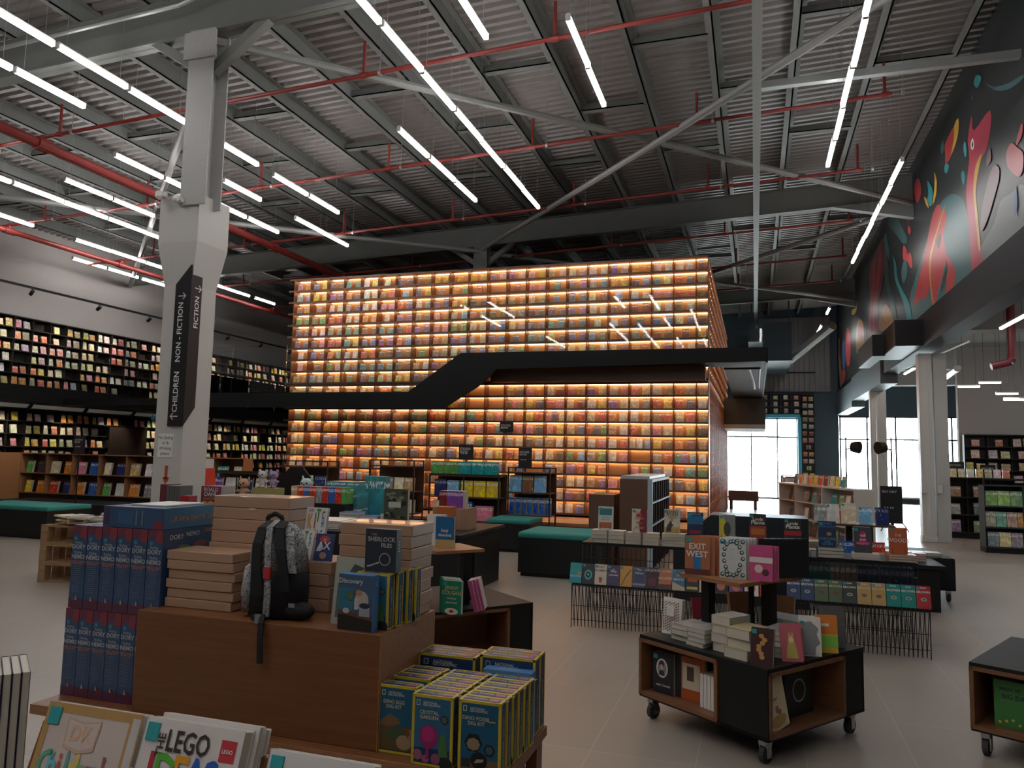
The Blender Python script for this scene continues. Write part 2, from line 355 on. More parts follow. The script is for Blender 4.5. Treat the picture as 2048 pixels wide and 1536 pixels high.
# dark bulkhead under the mural, stepped lower where it runs on to the far wall
FAS = mat('charcoal_bulkhead', (.014, .016, .019), .6, var=.08, scale=3, spec=.25)
struct('trim_1', G().box(3.26, 3.62, 6.5, 22.0, 3.95, 4.62), FAS)
struct('trim_2', G().box(3.2, 3.62, 22.0, 28.3, 3.7, 4.5), mat('slate_bulkhead', (.09, .12, .14), .5))
struct('trim_3', G().box(3.2, 3.62, 28.3, 33.5, 3.5, 4.4), mat('slate_bulkhead', (.09, .12, .14), .5))
one('duct_box', 'charcoal stepped box jutting from the bulkhead beside the near column', 'duct', G().box(2.75, 3.27, 16.9, 19.2, 3.98, 4.52).box(2.5, 2.76, 18.2, 20.6, 3.95, 4.43), BLACK, bevel=.01)
# white columns
def pair(y, lb1, lb2, w=.23):
    one('column', lb1, 'column', G().box(3.28, 3.28+w, y, y+.25, 0, 3.9).box(3.26, 3.30+w, y-.02, y+.2, 0, .12).box(3.3, 3.34, y-.012, y, .0, 3.86).box(3.45, 3.49, y-.012, y, 0, 3.86), WHITE, bevel=.006)
    one('column', lb2, 'column', G().box(3.31+w, 3.31+w+.25, y+.02, y+.3, 0, 3.9), mat('column_render', (.5, .5, .48), .6, var=.04), bevel=.006)
pair(17.55, 'white steel column under the near end of the bulkhead, left of two', 'plastered grey-white column under the near bulkhead, right of two', .25)
pair(24.6, 'thin white steel column behind the spotlight stands, left of two', 'plastered grey-white column behind the spotlight stands, right of two', .16)
for x, lb in ((3.26, 'small white switch box low on the steel column edge'), (3.56, 'small white switch box low on the plastered column edge')):
    one('switch_box', lb, 'switch', G().box(x, x+.08, 17.44, 17.55, 1.0, 1.18), WHITE, bevel=.004)
# ---------------------------------------------------------------- mural
MURAL = [('teal',[(14.57,6.32),(13.89,6.05),(13.56,5.71),(13.35,5.22),(13.34,4.64),(14.08,4.62),(14.64,4.65),(15.28,4.59),(16.13,4.63),(18.1,4.57),(18.36,5.23),(17.61,5.58),(16.72,5.93),(15.91,6.21),(15.28,6.38)]),('red',[(15.36,6.4),(15.89,6.38),(16.51,5.97),(17.42,5.4),(17.92,5.02),(17.26,5.0),(16.56,4.95),(15.84,5.45),(15.09,5.96)]),('red',[(14.98,6.17),(15.58,6.03),(16.17,5.66),(16.29,5.14),(16.1,4.63),(15.48,4.88),(14.95,5.26),(15.12,5.74),(14.85,5.97)]),('yellow',[(15.01,6.19),(15.07,6.2),(16.21,5.69),(16.32,5.15),(16.11,4.63),(16.06,4.65),(16.21,5.12),(16.1,5.64)]),('dark',[(15.3,5.83),(15.58,5.81),(15.66,5.73),(15.51,5.6),(15.32,5.68)]),('red',[(15.01,5.35),(14.58,5.11),(14.38,4.89),(14.46,4.71),(14.81,4.58),(15.24,4.58),(15.01,4.77),(15.02,5.05)]),('tealb',[(15.16,5.18),(15.3,5.0),(15.75,4.79),(15.44,4.83),(15.02,5.05)]),('dark',[(14.95,5.24),(15.08,5.1),(15.5,4.8),(15.25,4.79),(14.9,5.02)]),('pink',[(13.04,7.08),(12.96,6.79),(12.11,6.74),(12.2,6.35),(12.51,6.22),(12.86,6.18),(13.02,6.01),(13.07,5.75),(12.99,5.36),(12.84,5.01),(12.83,4.83),(12.78,4.63),(13.34,4.62),(13.39,4.92),(13.46,5.47),(13.52,5.98),(13.39,6.25),(13.27,6.48),(13.3,6.81)]),('yellow',[(12.6,6.27),(12.9,6.23),(13.05,6.05),(13.11,5.83),(13.03,5.37),(12.94,4.9),(12.84,4.9),(12.93,5.47),(12.98,5.79),(12.86,6.02)]),('white',[(13.06,6.71),(13.16,6.66),(13.14,6.58),(13.05,6.52),(12.97,6.57),(13.0,6.66)]),('dark',[(13.04,6.66),(13.11,6.63),(13.08,6.56),(13.02,6.59)]),('tealb',[(13.49,6.85),(13.58,6.76),(13.5,6.57),(13.39,6.63)]),('tealb',[(13.67,6.42),(13.78,6.37),(13.67,6.17),(13.54,6.27)]),('red',[(14.1,7.37),(14.58,7.35),(14.81,7.3),(14.77,7.13),(14.76,6.96),(14.39,6.94),(14.19,7.18),(14.03,7.26)]),('yellow',[(13.82,7.38),(14.1,7.37),(14.16,7.17),(14.33,7.01),(14.36,6.95),(14.06,7.02),(13.85,7.15)]),('tealb',[(14.76,6.96),(14.88,6.9),(14.76,6.77),(14.53,6.82)]),('teal',[(14.88,7.45),(15.09,7.4),(15.02,7.22),(14.85,7.26)]),('tealb',[(16.25,7.18),(15.89,6.92),(15.8,6.76),(15.93,6.6),(16.04,6.59),(16.36,6.78),(16.19,6.9)]),('yellow',[(15.64,7.12),(15.46,6.89),(15.57,6.64),(15.87,6.56),(15.73,6.74),(15.64,6.91)]),('yellow',[(16.57,6.96),(16.44,6.77),(16.19,6.6),(16.32,6.81)]),('red',[(17.11,7.54),(17.47,7.53),(17.5,7.28),(17.18,7.04),(16.85,7.13),(16.88,7.36)]),('red',[(18.81,6.58),(18.99,6.45),(18.86,6.22),(18.52,6.11),(18.4,6.3)]),('red',[(18.21,6.25),(18.47,6.17),(18.25,5.95),(17.94,5.84),(17.95,6.08)]),('red',[(18.17,6.85),(18.33,6.78),(18.15,6.64),(17.96,6.67)]),('dred',[(18.2,7.18),(18.46,7.09),(18.12,6.89),(17.91,7.04)]),('dred',[(19.05,7.12),(19.33,7.03),(19.05,6.77),(18.72,6.85)]),('teal',[(18.71,6.23),(19.2,6.06),(18.99,5.71),(18.51,5.84),(18.49,6.03)]),('teal',[(19.85,7.74),(20.78,7.7),(19.66,7.05),(18.78,6.6),(18.4,6.63),(19.34,7.32)]),('tealb',[(21.12,7.58),(20.86,7.17),(19.89,6.48),(19.68,6.01),(19.06,5.57),(18.37,5.14),(18.1,4.57),(18.64,4.61),(18.88,5.04),(19.73,5.67),(20.43,6.25),(20.77,6.71),(21.5,7.35)]),('dark',[(20.55,7.09),(20.18,6.56),(20.04,6.1),(19.46,5.61),(18.87,5.14),(18.73,4.7),(19.04,4.7),(19.24,5.11),(19.99,5.67),(20.44,6.19),(20.77,6.71)]),('teal',[(21.43,7.33),(20.94,6.64),(20.86,6.13),(20.18,5.55),(19.86,4.81),(20.28,4.86),(20.79,5.57),(21.34,6.18),(21.65,6.82)]),('dred',[(21.54,7.53),(21.4,6.87),(22.01,6.33),(22.81,5.9),(22.46,5.25),(23.9,5.33),(24.7,5.75),(24.14,6.48),(24.23,7.27),(23.14,7.5)]),('red',[(22.11,7.52),(21.99,6.9),(22.54,6.44),(23.43,5.72),(23.29,5.33),(23.61,5.35),(23.82,5.85),(23.09,6.57),(22.63,7.06)]),('red',[(23.04,7.41),(23.06,6.8),(23.78,6.09),(24.29,5.55),(24.36,5.89),(23.8,6.72),(23.46,7.27)]),('yellow',[(21.57,5.75),(22.19,5.61),(22.46,5.25),(21.19,5.01),(20.42,4.93),(20.58,5.31),(21.1,5.6)]),('ochre',[(22.4,5.65),(22.61,5.27),(21.85,5.09),(21.17,5.14),(20.69,5.17),(21.48,5.28)]),('ochre',[(26.81,6.29),(27.39,6.07),(27.52,5.3),(25.7,5.02),(25.62,5.78),(26.06,6.12)]),('pink',[(26.52,6.14),(27.02,5.97),(27.01,5.72),(26.0,5.57),(25.96,5.83)]),('red',[(30.07,6.52),(30.64,6.05),(30.37,5.21),(29.33,5.16),(29.07,5.89),(29.49,6.42)]),('dred',[(25.37,5.87),(25.26,5.12),(24.86,4.74),(24.98,5.41)]),('yellow',[(27.12,7.0),(27.38,6.79),(28.41,6.92),(28.55,6.79),(27.86,6.65),(27.17,6.72)]),('blue',[(31.17,6.29),(32.01,5.75),(31.24,5.07),(30.59,5.56)]),('ochre',[(32.96,6.57),(33.26,5.82),(32.78,4.9),(32.38,4.52),(32.02,4.83),(32.48,5.72),(32.51,6.41)]),('red',[(32.11,5.17),(32.48,4.87),(31.76,4.63),(31.0,4.8),(30.82,5.03)]),('red',[(33.88,6.62),(33.36,6.19),(32.6,5.91),(32.68,6.35)]),('rosey',[(11.24,5.88),(11.45,5.82),(11.42,5.63),(11.16,5.42),(10.97,5.32),(10.83,5.38),(10.81,5.57),(11.0,5.72)]),('mauve',[(12.03,5.87),(12.37,5.71),(12.67,5.42),(12.77,5.12),(12.43,5.18),(11.99,5.45),(11.79,5.62),(11.8,5.76)]),('mauve',[(12.15,6.18),(12.33,6.11),(12.33,5.98),(12.12,6.0)]),('blue',[(11.14,5.27),(11.23,5.07),(11.19,4.86),(11.09,5.02)]),('rosey',[(10.81,5.96),(10.98,5.87),(11.04,5.77),(10.83,5.8),(10.77,5.91)]),('tealb',[(12.68,7.56),(12.83,7.5),(12.65,7.34),(12.42,7.39)]),('teal',[(12.27,7.25),(11.89,6.99),(11.26,6.72),(10.73,6.57),(10.69,6.5),(11.19,6.61),(11.71,6.84),(12.08,7.08)]),('teal',[(12.94,7.38),(13.0,7.3),(12.88,7.28)]),('grey',[(14.08,4.62),(13.34,4.62),(12.78,4.63),(11.9,4.62),(10.93,4.65),(10.86,5.17),(11.36,5.23),(11.82,5.27),(12.14,5.06),(12.74,4.92),(13.3,4.63)])]
MCOL = {'teal': (.05, .13, .14), 'tealb': (.04, .24, .27), 'red': (.42, .05, .055), 'pink': (.38, .04, .07), 'dred': (.2, .045, .05), 'yellow': (.55, .33, .05), 'ochre': (.42, .24, .08), 'dark': (.03, .035, .04), 'white': (.6, .6, .55), 'rosey': (.4, .08, .09), 'mauve': (.16, .09, .1), 'blue': (.05, .09, .22), 'grey': (.12, .14, .14)}
def smooth(p, n=3):
    out = []; k = len(p)
    for i in range(k):
        a, b, c, d = p[i-1], p[i], p[(i+1) % k], p[(i+2) % k]
        for j in range(n):
            t = j/n; out.append(tuple(.5*(2*b[q]+(c[q]-a[q])*t+(2*a[q]-5*b[q]+4*c[q]-d[q])*t*t+(3*b[q]-a[q]-3*c[q]+d[q])*t**3) for q in (0, 1)))
    return out
mur = thing('mural', 'colourful painted mural of sea plants and creatures on the black upper wall', 'mural', (XR, 20, 4.62))
MURAL = [s for s in MURAL if s[0] == 'grey'] + [s for s in MURAL if s[0] != 'grey']
for i, (c, p) in enumerate(MURAL):
    m = mat('mural_'+c, MCOL[c], .38, var=.12, scale=2); x = -.0006-.00025*i
    g = G(); g.face([(x, min(33.2, q[0])-20, q[1]-4.62) for q in smooth(p)][::-1]); ob('painted_shape', g, m, mur)
# ================================================================ ROOF STEEL
def rafter(y, lb, brace=True):
    t = thing('roof_beam', lb, 'beam', (0, y, 0)); g = G()
    for (a, b, c, d) in ((.10, 0, .012, 0), (.10, .535, .55, 0)):
        g.prism([(XL, rb(XL)+b), (XR, rb(XR)+b), (XR, rb(XR)+b+.016), (XL, rb(XL)+b+.016)], -.1, .1)
    g.prism([(XL, rb(XL)), (XR, rb(XR)), (XR, rb(XR)+.55), (XL, rb(XL)+.55)], -.008, .008); ob('beam', g, STEEL, t)
    ob('haunch', G().prism([(XR-1.6, rb(XR-1.6)), (XR, rb(XR)-.42), (XR, rb(XR)+.02), (XR-1.6, rb(XR-1.6)+.02)], -.09, .09), STEEL, t)
    g = G()
    for s in (-1, 1): g.prism([(-6.6+s*.1, rb(-6.6)-.55), (-6.6+s*.9, rb(-6.6+s*.9)), (-6.6+s*.7, rb(-6.6+s*.7)), (-6.6+s*.1, rb(-6.6)-.4)], -.06, .06)
    ob('knee_brace', g, STEEL, t); return t
rafter(7.55, 'grey steel roof beam crossing over the signposted white column')
rafter(17.7, 'long grey steel roof beam crossing just above the glowing bookcase')
rafter(27.6, 'grey steel roof beam far off, nearest the ribbed cladding')
rafter(-2.5, 'grey steel roof beam behind the brown display table, out over the viewer')
nms = ORD
xs = [-16.9+1.17*i for i in range(18)]
for i, x in enumerate(xs):
    z = rb(x)+.55; h = .23
    one('roof_purlin', '%s grey steel roof purlin counted from the mural wall' % ORD[len(xs)-1-i], 'purlin', G().box(x-.012, x+.012, YB, 33.4, z, z+h).box(x-.10, x+.012, YB, 33.4, z, z+.014).box(x-.012, x+.10, YB, 33.4, z+h-.014, z+h), STEEL, 'roof purlins')
    for k, y in enumerate((10.6, 14.6, 23) if i % 2 else (12.4, 20.5, 4.5)):
        if x+1.17 < XR: ob('bridging_strut', G().box(x+.02, x+1.1, y, y+.12, z+.03, z+.05).box(x+.02, x+1.1, y, y+.01, z+.03, z+.14), STEEL)
for o in [o for o in COL.objects if o.name.startswith('bridging_strut')]:
    # struts are fixed to the purlin on their left
    v = o.data.vertices[0].co; best = min((p for p in COL.objects if p.name.startswith('roof_purlin')), key=lambda p: abs(p.data.vertices[0].co.x-v.x)); o.parent = best
# column through the first beam
one('steel_column', 'slim grey steel column rising from the white casing to the roof', 'column', G().box(-6.8, -6.42, 7.40, 7.42, 4.6, rb(-6.6)).box(-6.8, -6.42, 7.68, 7.70, 4.6, rb(-6.6)).box(-6.62, -6.60, 7.42, 7.68, 4.6, rb(-6.6)).box(-6.85, -6.37, 7.36, 7.39, rb(-6.6)-.4, rb(-6.6)-.05), mat('pale_steel_paint', (.36, .36, .35), .5), bevel=.003)
one('steel_column', 'short grey steel stub column behind the top of the glowing bookcase', 'column', G().box(-6.78, -6.42, 17.55, 17.57, 5.63, rb(-6.6)).box(-6.78, -6.42, 17.83, 17.85, 5.63, rb(-6.6)).box(-6.62, -6.60, 17.57, 17.83, 5.63, rb(-6.6)), STEEL)
# white cladding of the near column: shaft, flared neck, wider head
cx, cy = -6.83, 7.72; g = G()
def ring(z, a, b): return [(cx-a, cy-b, z), (cx+a, cy-b, z), (cx+a, cy+b, z), (cx-a, cy+b, z)]
lv = [(0, .20, .22), (3.78, .20, .22), (4.12, .235, .29), (4.72, .235, .29)]
lv = [(0, .21, .22), (3.62, .21, .22), (4.15, .30, .28), (4.75, .30, .28)]
rs = [ring(z, a, b) for z, a, b in lv]
for r0, r1 in zip(rs, rs[1:]):
    for i in range(4): g.face([r0[i], r0[(i+1) % 4], r1[(i+1) % 4], r1[i]])
g.face(rs[-1]); g.face(rs[0][::-1])
t = thing('clad_column', 'white boxed column with a flared head carrying the black direction sign', 'column')
COLW = mat('column_cladding', (.52, .51, .48), .5, var=.03)
ob('casing', g, COLW, t)
ob('ceiling_camera', G().tube((-7.05, 7.36, 4.72), (-7.05, 7.36, 4.78), .07).ball((-7.05, 7.33, 4.72), .045), WHITE, t)
ob('ceiling_camera', G().tube((-6.78, 7.40, 4.66), (-6.78, 7.33, 4.70), .05).ball((-6.78, 7.32, 4.66), .045), WHITE, t)
SIGNK = mat('sign_black', (.013, .013, .014), .45, var=.05); SIGNW = (.75, .75, .73)
# sign folded round the corner of the column
xe = cx+.21; ye = cy-.22
t = thing('direction_sign', 'tall black folded direction sign reading NON-FICTION, FICTION and CHILDREN', 'sign', (xe, ye-.012, 0))
g = G().prism([(-.215, 1.86), (-.0, 1.86), (0, 3.86), (-.215, 3.62)], -.02, 0); ob('sign_panel', g, SIGNK, t)
g = G().prism([(-.02, 1.86), (.17, 2.1), (.17, 3.82), (-.02, 3.86)], 0, .02, 'x'); ob('sign_panel', g, SIGNK, t)
text(t, 'NON - FICTION', -.115, -.022, 3.02, .105, SIGNW, (pi/2, -pi/2, 0), .012); text(t, 'CHILDREN', -.115, -.022, 2.28, .105, SIGNW, (pi/2, -pi/2, 0), .012)
text(t, 'FICTION', .0225, .095, 3.28, .105, SIGNW, (pi/2, -pi/2, pi/2), .012)
def arrow(parent, M, c=SIGNW):
    g = G(); g.v = []
    for p in ([(-.006, -.06), (.006, -.06), (.006, .05), (-.006, .05)], [(0, -.068), (.045, -.023), (.037, -.015), (0, -.052)], [(0, -.068), (-.045, -.023), (-.037, -.015), (0, -.052)]):
        g.face([M @ Vector((a, 0, b)) for a, b in p])
    ob('arrow', g, PRINT, parent, color=c)
arrow(t, Matrix.Translation((-.115, -.022, 3.47)) @ Matrix.Rotation(-pi/2, 4, 'Y')); arrow(t, Matrix.Translation((-.115, -.022, 1.98)) @ Matrix.Rotation(pi/2, 4, 'Y'))
arrow(t, Matrix.Translation((.0225, .095, 3.58)) @ Matrix.Rotation(pi/2, 4, 'Z') @ Matrix.Rotation(-pi/2, 4, 'Y'))
t = thing('paper_notice', 'white handwritten notice taped low on the signposted column', 'notice', (cx-.02, ye-.003, 1.62))
ob('sheet', G().box(-.13, .10, -.002, 0, -.14, .15), mat('white_paper', (.7, .7, .68), .7), t)
for i, s in enumerate(('No Eating', 'or &', 'drinking', 'please')): text(t, s, -.015, -.0035, .1-.065*i, .055, (.12, .12, .14), bold=.01, name='handwriting')
one('red_arrow', 'small red arrow pointing down below the paper notice on the column', 'arrow', G().box(-.02, .02, -.004, 0, -.02, .14).prism([(-.05, .0), (.05, 0), (0, -.09)], -.004, 0), mat('red_vinyl', (.42, .07, .03), .5), loc=(cx, ye-.002, 1.24))
# roof bracing tubes, conduits, pipes
def rod(name, label, cat, pts, r, m, group=None, n=8):
    g = G().path(pts, r, n)
    return one(name, label, cat, g, m, group, smooth=False)
BR = mat('brace_steel', (.22, .22, .21), .5)
rod('roof_brace', 'round grey brace rising from the column head toward the mural wall', 'brace', [(-6.6, 7.6, rb(-6.6)-.05), (-1.65, 12.6, rb(-1.65)-.05), (3.25, 17.6, rb(3.2)-.1)], .06, BR)
rod('roof_brace', 'round grey brace crossing down to the stub column by the bookcase', 'brace', [(3.25, 7.6, rb(3.2)-.1), (-1.65, 12.6, rb(-1.65)-.15), (-6.6, 17.6, rb(-6.6)-.1)], .06, BR)
rod('roof_brace', 'far round grey brace between the second and third roof beams', 'brace', [(3.25, 17.9, rb(3.2)-.1), (-6.6, 27.5, rb(-6.6)-.1)], .06, BR)
rod('roof_brace', 'far round grey brace running from the stub column to the far mural corner', 'brace', [(-6.6, 17.9, rb(-6.6)-.1), (3.25, 27.5, rb(3.2)-.2)], .06, BR)
rod('roof_brace', 'left round grey brace running from the column head to the left wall', 'brace', [(-6.6, 7.6, rb(-6.6)-.05), (-17.8, 17.6, rb(-17.8)-.05)], .06, BR)
rod('roof_brace', 'left round grey brace running back to the stub column', 'brace', [(-17.8, 7.6, rb(-17.8)-.05), (-6.6, 17.6, rb(-6.6)-.15)], .06, BR)
one('cable_tray', 'long pale cable tray running the length of the hall under the roof', 'conduit', G().box(.01, .13, -6, 31, 6.78, 6.81).box(.01, .02, -6, 31, 6.81, 6.87).box(.12, .13, -6, 31, 6.81, 6.87), mat('tray_steel', (.25, .26, .25), .5))
one('cable_tray', 'short pale cable tray branching across to the mural wall', 'conduit', G().box(.1, 3.28, 10.68, 10.78, 6.8, 6.84).box(.1, 3.28, 10.68, 10.69, 6.84, 6.9), GALV)
rod('conduit', 'thin pale conduit clipped along the first roof beam', 'conduit', [(XL, 7.3, rb(XL)+.35), (-6.9, 7.3, rb(-6.9)+.32), (-6.0, 7.3, rb(-6)+.5), (XR, 7.3, rb(XR)+.5)], .03, GALV)
def pipez(x): return rb(x)-.12
for i, (y, x1) in enumerate(((8.9, 3.2), (12.0, 2.0), (15.1, 2.0), (18.4, 2.2), (21.6, 2.4), (24.6, 2.4), (5.6, 3.2))):
    t = thing('sprinkler_pipe', '%s thin red sprinkler branch pipe crossing the hall' % ('seventh' if i == 6 else ORD[i])+(' overhead behind the table' if i == 6 else ', counted from the column'), 'pipe', (0, y, 0), 0, 'sprinkler branch pipes')
    ob('pipe', G().tube((XL+1.2, 0, pipez(XL+1.2)), (x1, 0, pipez(x1)), .03), REDP, t)
    for k in range(7):
        x = x1-.1-k*2.75
        if x < XL+1.2: break
        z = pipez(x); ob('sprinkler_head', G().tube((x, 0, z), (x, 0, z+.5), .022).tube((x-.05, 0, z), (x+.05, 0, z), .042), REDP, t)
        ob('pipe_hanger', G().tube((x+.25, 0, z-.04), (x+.25, 0, roof(x)), .006, 4).tube((x+.23, 0, z), (x+.27, 0, z), .04), GALV, t)
for x, r, lb in ((-11.0, .085, 'thick red sprinkler main running back along the left of the hall'), (-15.6, .06, 'thinner red sprinkler main running close to the left wall')):
    t = thing('sprinkler_main', lb, 'pipe', (x, 0, rb(x)-.25)); ob('pipe', G().tube((0, -6, 0), (0, 30, 0), r, 12), REDP, t, smooth=False)
    for y in (8.9, 12.0, 15.1, 18.4, 21.6): ob('pipe_joint', G().tube((0, y-.12, 0), (0, y+.12, 0), r*1.3, 12).tube((0, y, 0), (0, y, .16), .04), REDP, t)
# ================================================================ CEILING TUBES
ZL = 6.4
def make_light():
    t = thing('linear_light', 'proto linear light fixture x', 'ceiling light', (0, 0, 0), 0, 'linear ceiling lights')
    ob('housing', G().box(-.018, .018, .0, 1.06, .03, .06).box(-.03, .03, -.004, .008, -.028, .05).box(-.03, .03, 1.052, 1.064, -.028, .05), WHITE, t)
    ob('diffuser', G().box(-.03, .03, .01, 1.05, -.026, .032), LAMP, t, bevel=.01)
    for y in (.12, .94): ob('hanging_wire', G().tube((0, y, .06), (0, y, .95), .003, 4), GALV, t)
    return t
rows = {  # tubes behind and over the viewer are unseen, added for fill
 'eighth row from the mural wall': (-8.0, [-3.4, -2.3, -1.2, 2.15, 3.25, 4.35, 5.45, 6.55, 7.66, 9.36, 10.87, 11.97]),
 'ninth row from the mural wall': (-9.06, [2.4, 3.5, 5.75, 6.85, 10.9, 13.1, 14.18]),
 'fourth row from the mural wall': (-3.97, [-5.6, -4.5, -3.4, -2.3, -1.2, -.1, 1.0, 5.0, 6.1, 7.2, 8.3, 9.39, 10.47, 11.56, 12.65]),
 'third row from the mural wall': (-2.93, [-4.5, -3.4, -2.3, 1.0, 2.1, 4.5, 5.6, 6.72]),
 'fifth row from the mural wall': (-5.02, [9.76, 10.87, 11.98]),
 'second row from the mural wall': (-1.93, [-5, -3.9, -2.8, .1, 1.2, 2.3, 3.4, 7.65, 8.74]),
 'row beside the long cable tray': (1.17, [-5, -3.9, -2.8, -1.7, 3.0, 4.1, 5.2, 6.3, 7.4, 8.5, 9.6, 10.7, 11.8]),
 'row nearest the mural wall': (2.27, [-3, -1.9, -.8, .3, 12.9, 14.0, 15.1, 16.2, 17.3, 18.4, 25.15, 28.4, 29.5, 30.6]),
 'tenth row from the mural wall': (-10.05, [9.43, 10.53, 11.75, 12.86]),
 'eleventh row from the mural wall': (-11.9, [7.8, 10.1, 11.2]),
 'twelfth row from the mural wall': (-13.02, [8.9, 10.0, 11.08, 12.16, 13.2]),
 'thirteenth row from the mural wall': (-15.12, [9.3, 11.1, 13.25, 14.3, 15.4, 17.5, 18.6, 19.9]),
 'row nearest the left wall': (-16.7, [14.6, 15.7, 16.9]),
 'added fill row over the viewer': (-4.97, [-2.0, -.9, .2, 1.3]),
 'added right fill row over the viewer': (.25, [-3.0, -1.9, -.8]),
}
lp = None
for nm, (x, ys) in rows.items():
    for k, y in enumerate(ys):
        lb = 'white linear ceiling light, %s in the %s' % (ORD[k], nm)
        if lp is None: lp = make_light(); lp.location = (x, y, ZL); tag(lp, lb, 'ceiling light', 'linear ceiling lights')
        else: copyt(lp, (x+(k % 2)*.012, y, ZL), None, lb)
# ================================================================ BOOKCASES
def grid(name, label, xs, zs, depth, loc, rz, ma, mb=None, strips=None, th=.012, lip=.02, kicks=0, group=None, sin=0, ext=0):
    """bookcase of cells; xs, zs are the boundaries, front on local y=0"""
    t = thing(name, label, 'bookcase', loc, rz, group); mb = mb or ma
    ob('back_panel', G().box(xs[0], xs[-1], depth-.02, depth, zs[0], zs[-1]), mb, t)
    for x in xs: ob('divider', G().box(x-th/2, x+th/2, 0, depth-.02, zs[0], zs[-1]), ma, t)
    for i, z in enumerate(zs):
        ob('shelf', G().box(xs[0]-ext, xs[-1], -.004+sin, depth-.02, z-th/2, z+th/2).box(xs[0]-ext, xs[-1], -.008+sin, sin, z-th/2-(.014 if strips else 0), z+lip), ma, t)
        if strips and i: ob('light_strip', G().box(xs[0]+.01-ext, xs[-1]-.01, .022, .030, z-th/2-.006, z-th/2-.001).box(xs[0]+.01-ext, xs[-1]-.01, depth-.05, depth-.036, z-th/2-.007, z-th/2-.001), strips, t)  # front run hidden by the lip is added to light the book covers
    if kicks: ob('plinth', G().box(xs[0], xs[-1], .02, depth, 0, zs[0]), BLACK, t)
    return t
def matx(loc, rz): return Matrix.Translation(loc) @ Matrix.Rotation(rz, 4, 'Z')
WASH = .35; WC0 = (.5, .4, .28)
def rc(warm=False, light=False):
    pool = ['red', 'orange', 'yellow', 'green', 'teal', 'blue', 'navy', 'purple', 'pink', 'white', 'cream', 'white', 'cream', 'grey', 'black', 'brown', 'maroon', 'tan', 'sky']
    if light: pool = ['white', 'cream', 'yellow', 'orange', 'pink', 'white', 'tan', 'cream', 'red', 'grey']
    return random.choice(pool)
def sb(g, M, x, z, w, h, t, tilt, colname, y=.03, rz=0):
    """one book of an uncounted mass, leaning back"""
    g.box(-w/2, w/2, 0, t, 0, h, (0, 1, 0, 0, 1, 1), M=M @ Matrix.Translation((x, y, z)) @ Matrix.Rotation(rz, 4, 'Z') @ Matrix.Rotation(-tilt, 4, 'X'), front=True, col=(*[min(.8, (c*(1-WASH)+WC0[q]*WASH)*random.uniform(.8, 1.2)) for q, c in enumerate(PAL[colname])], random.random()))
def fillstuff(name, label, xs, zs, loc, rz, w, h, rows=None, cols=None, light=False, skip=.06, cat='books', tilt=.2, y=.055, group=None, three=.25):
    g = G(); M = matx(loc, rz)
    for j, z in enumerate(zs[:-1]):
        if rows and j not in rows: continue
        for i in range(len(xs)-1):
            if cols and i not in cols: continue
            if random.random() < skip: continue
            cw = xs[i+1]-xs[i]; n = max(1, int(cw/(w*1.15))); n = n if random.random() > .15 else max(1, n-1); cn = rc(light=light)
            for k in range(n):
                if random.random() < .5: cn = rc(light=light)
                bh = min(h*random.uniform(.85, 1.08), zs[j+1]-z-.03)
                sb(g, M, xs[i]+cw*(k+.5)/n+random.uniform(-.015, .015), z+.01, w*random.uniform(.85, 1.05), bh, random.uniform(.01, .05), tilt*random.uniform(.7, 1.2), cn, y=y, rz=random.uniform(-.05, .05))
    o = ob(name, g, [COVERA, PAGES]); return tag(o, label, cat, group, 'stuff')
# ---- the glowing bookcase: a block of two tiers
FX = [-.86, -1.094]+[-1.094-.444*k for k in range(1, 22)]; FX = FX[::-1]   # 23 boundaries
ZU = [5.64-.2755*k for k in range(10)][::-1]; ZLo = [.42+.2685*k for k in range(11)]
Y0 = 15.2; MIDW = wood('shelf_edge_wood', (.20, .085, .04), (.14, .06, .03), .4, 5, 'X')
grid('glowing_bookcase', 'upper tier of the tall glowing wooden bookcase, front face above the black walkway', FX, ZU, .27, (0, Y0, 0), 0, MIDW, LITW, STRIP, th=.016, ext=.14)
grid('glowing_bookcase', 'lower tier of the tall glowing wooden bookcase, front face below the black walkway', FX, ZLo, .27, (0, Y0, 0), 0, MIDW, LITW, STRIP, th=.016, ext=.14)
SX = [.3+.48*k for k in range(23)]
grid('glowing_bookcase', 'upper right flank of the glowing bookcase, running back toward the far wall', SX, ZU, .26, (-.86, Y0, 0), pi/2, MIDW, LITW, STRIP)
grid('glowing_bookcase', 'dimly lit lower right flank of the glowing bookcase, running back toward the glazed doors', SX, [.0]+ZLo, .26, (-.86, Y0, 0), pi/2, MIDW, LITW, DIM, sin=.11, th=.024, lip=0)  # dim strips added on this flank for its orange glow
one('bookcase_core', 'dark core between the faces of the glowing bookcase', 'partition', G().box(-10.4, -1.14, Y0+.3, 26.2, 0, 5.62), DARKW)
one('reading_stage', 'low wooden stage with black front along the foot of the glowing bookcase', 'platform', G().box(-10.4, -.9, 13.75, Y0-.01, .3, .36, 1).box(-10.4, -.9, 13.78, Y0-.01, 0, .3, 0), [BLACK, wood('stage_wood', (.42, .2, .09), (.36, .16, .07), .45, 5, 'X')])
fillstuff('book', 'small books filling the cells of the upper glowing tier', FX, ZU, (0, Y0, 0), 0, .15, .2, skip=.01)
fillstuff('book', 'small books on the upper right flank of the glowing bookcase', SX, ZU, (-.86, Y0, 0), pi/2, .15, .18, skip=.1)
fillstuff('book', 'small books on the dimly lit lower right flank of the glowing bookcase', SX, ZLo, (-.86, Y0, 0), pi/2, .15, .18, skip=.25)
fillstuff('book', 'picture books in the left half of the lower glowing tier', FX, ZLo, (0, Y0, 0), 0, .16, .205, cols=range(0, 10), skip=.02)
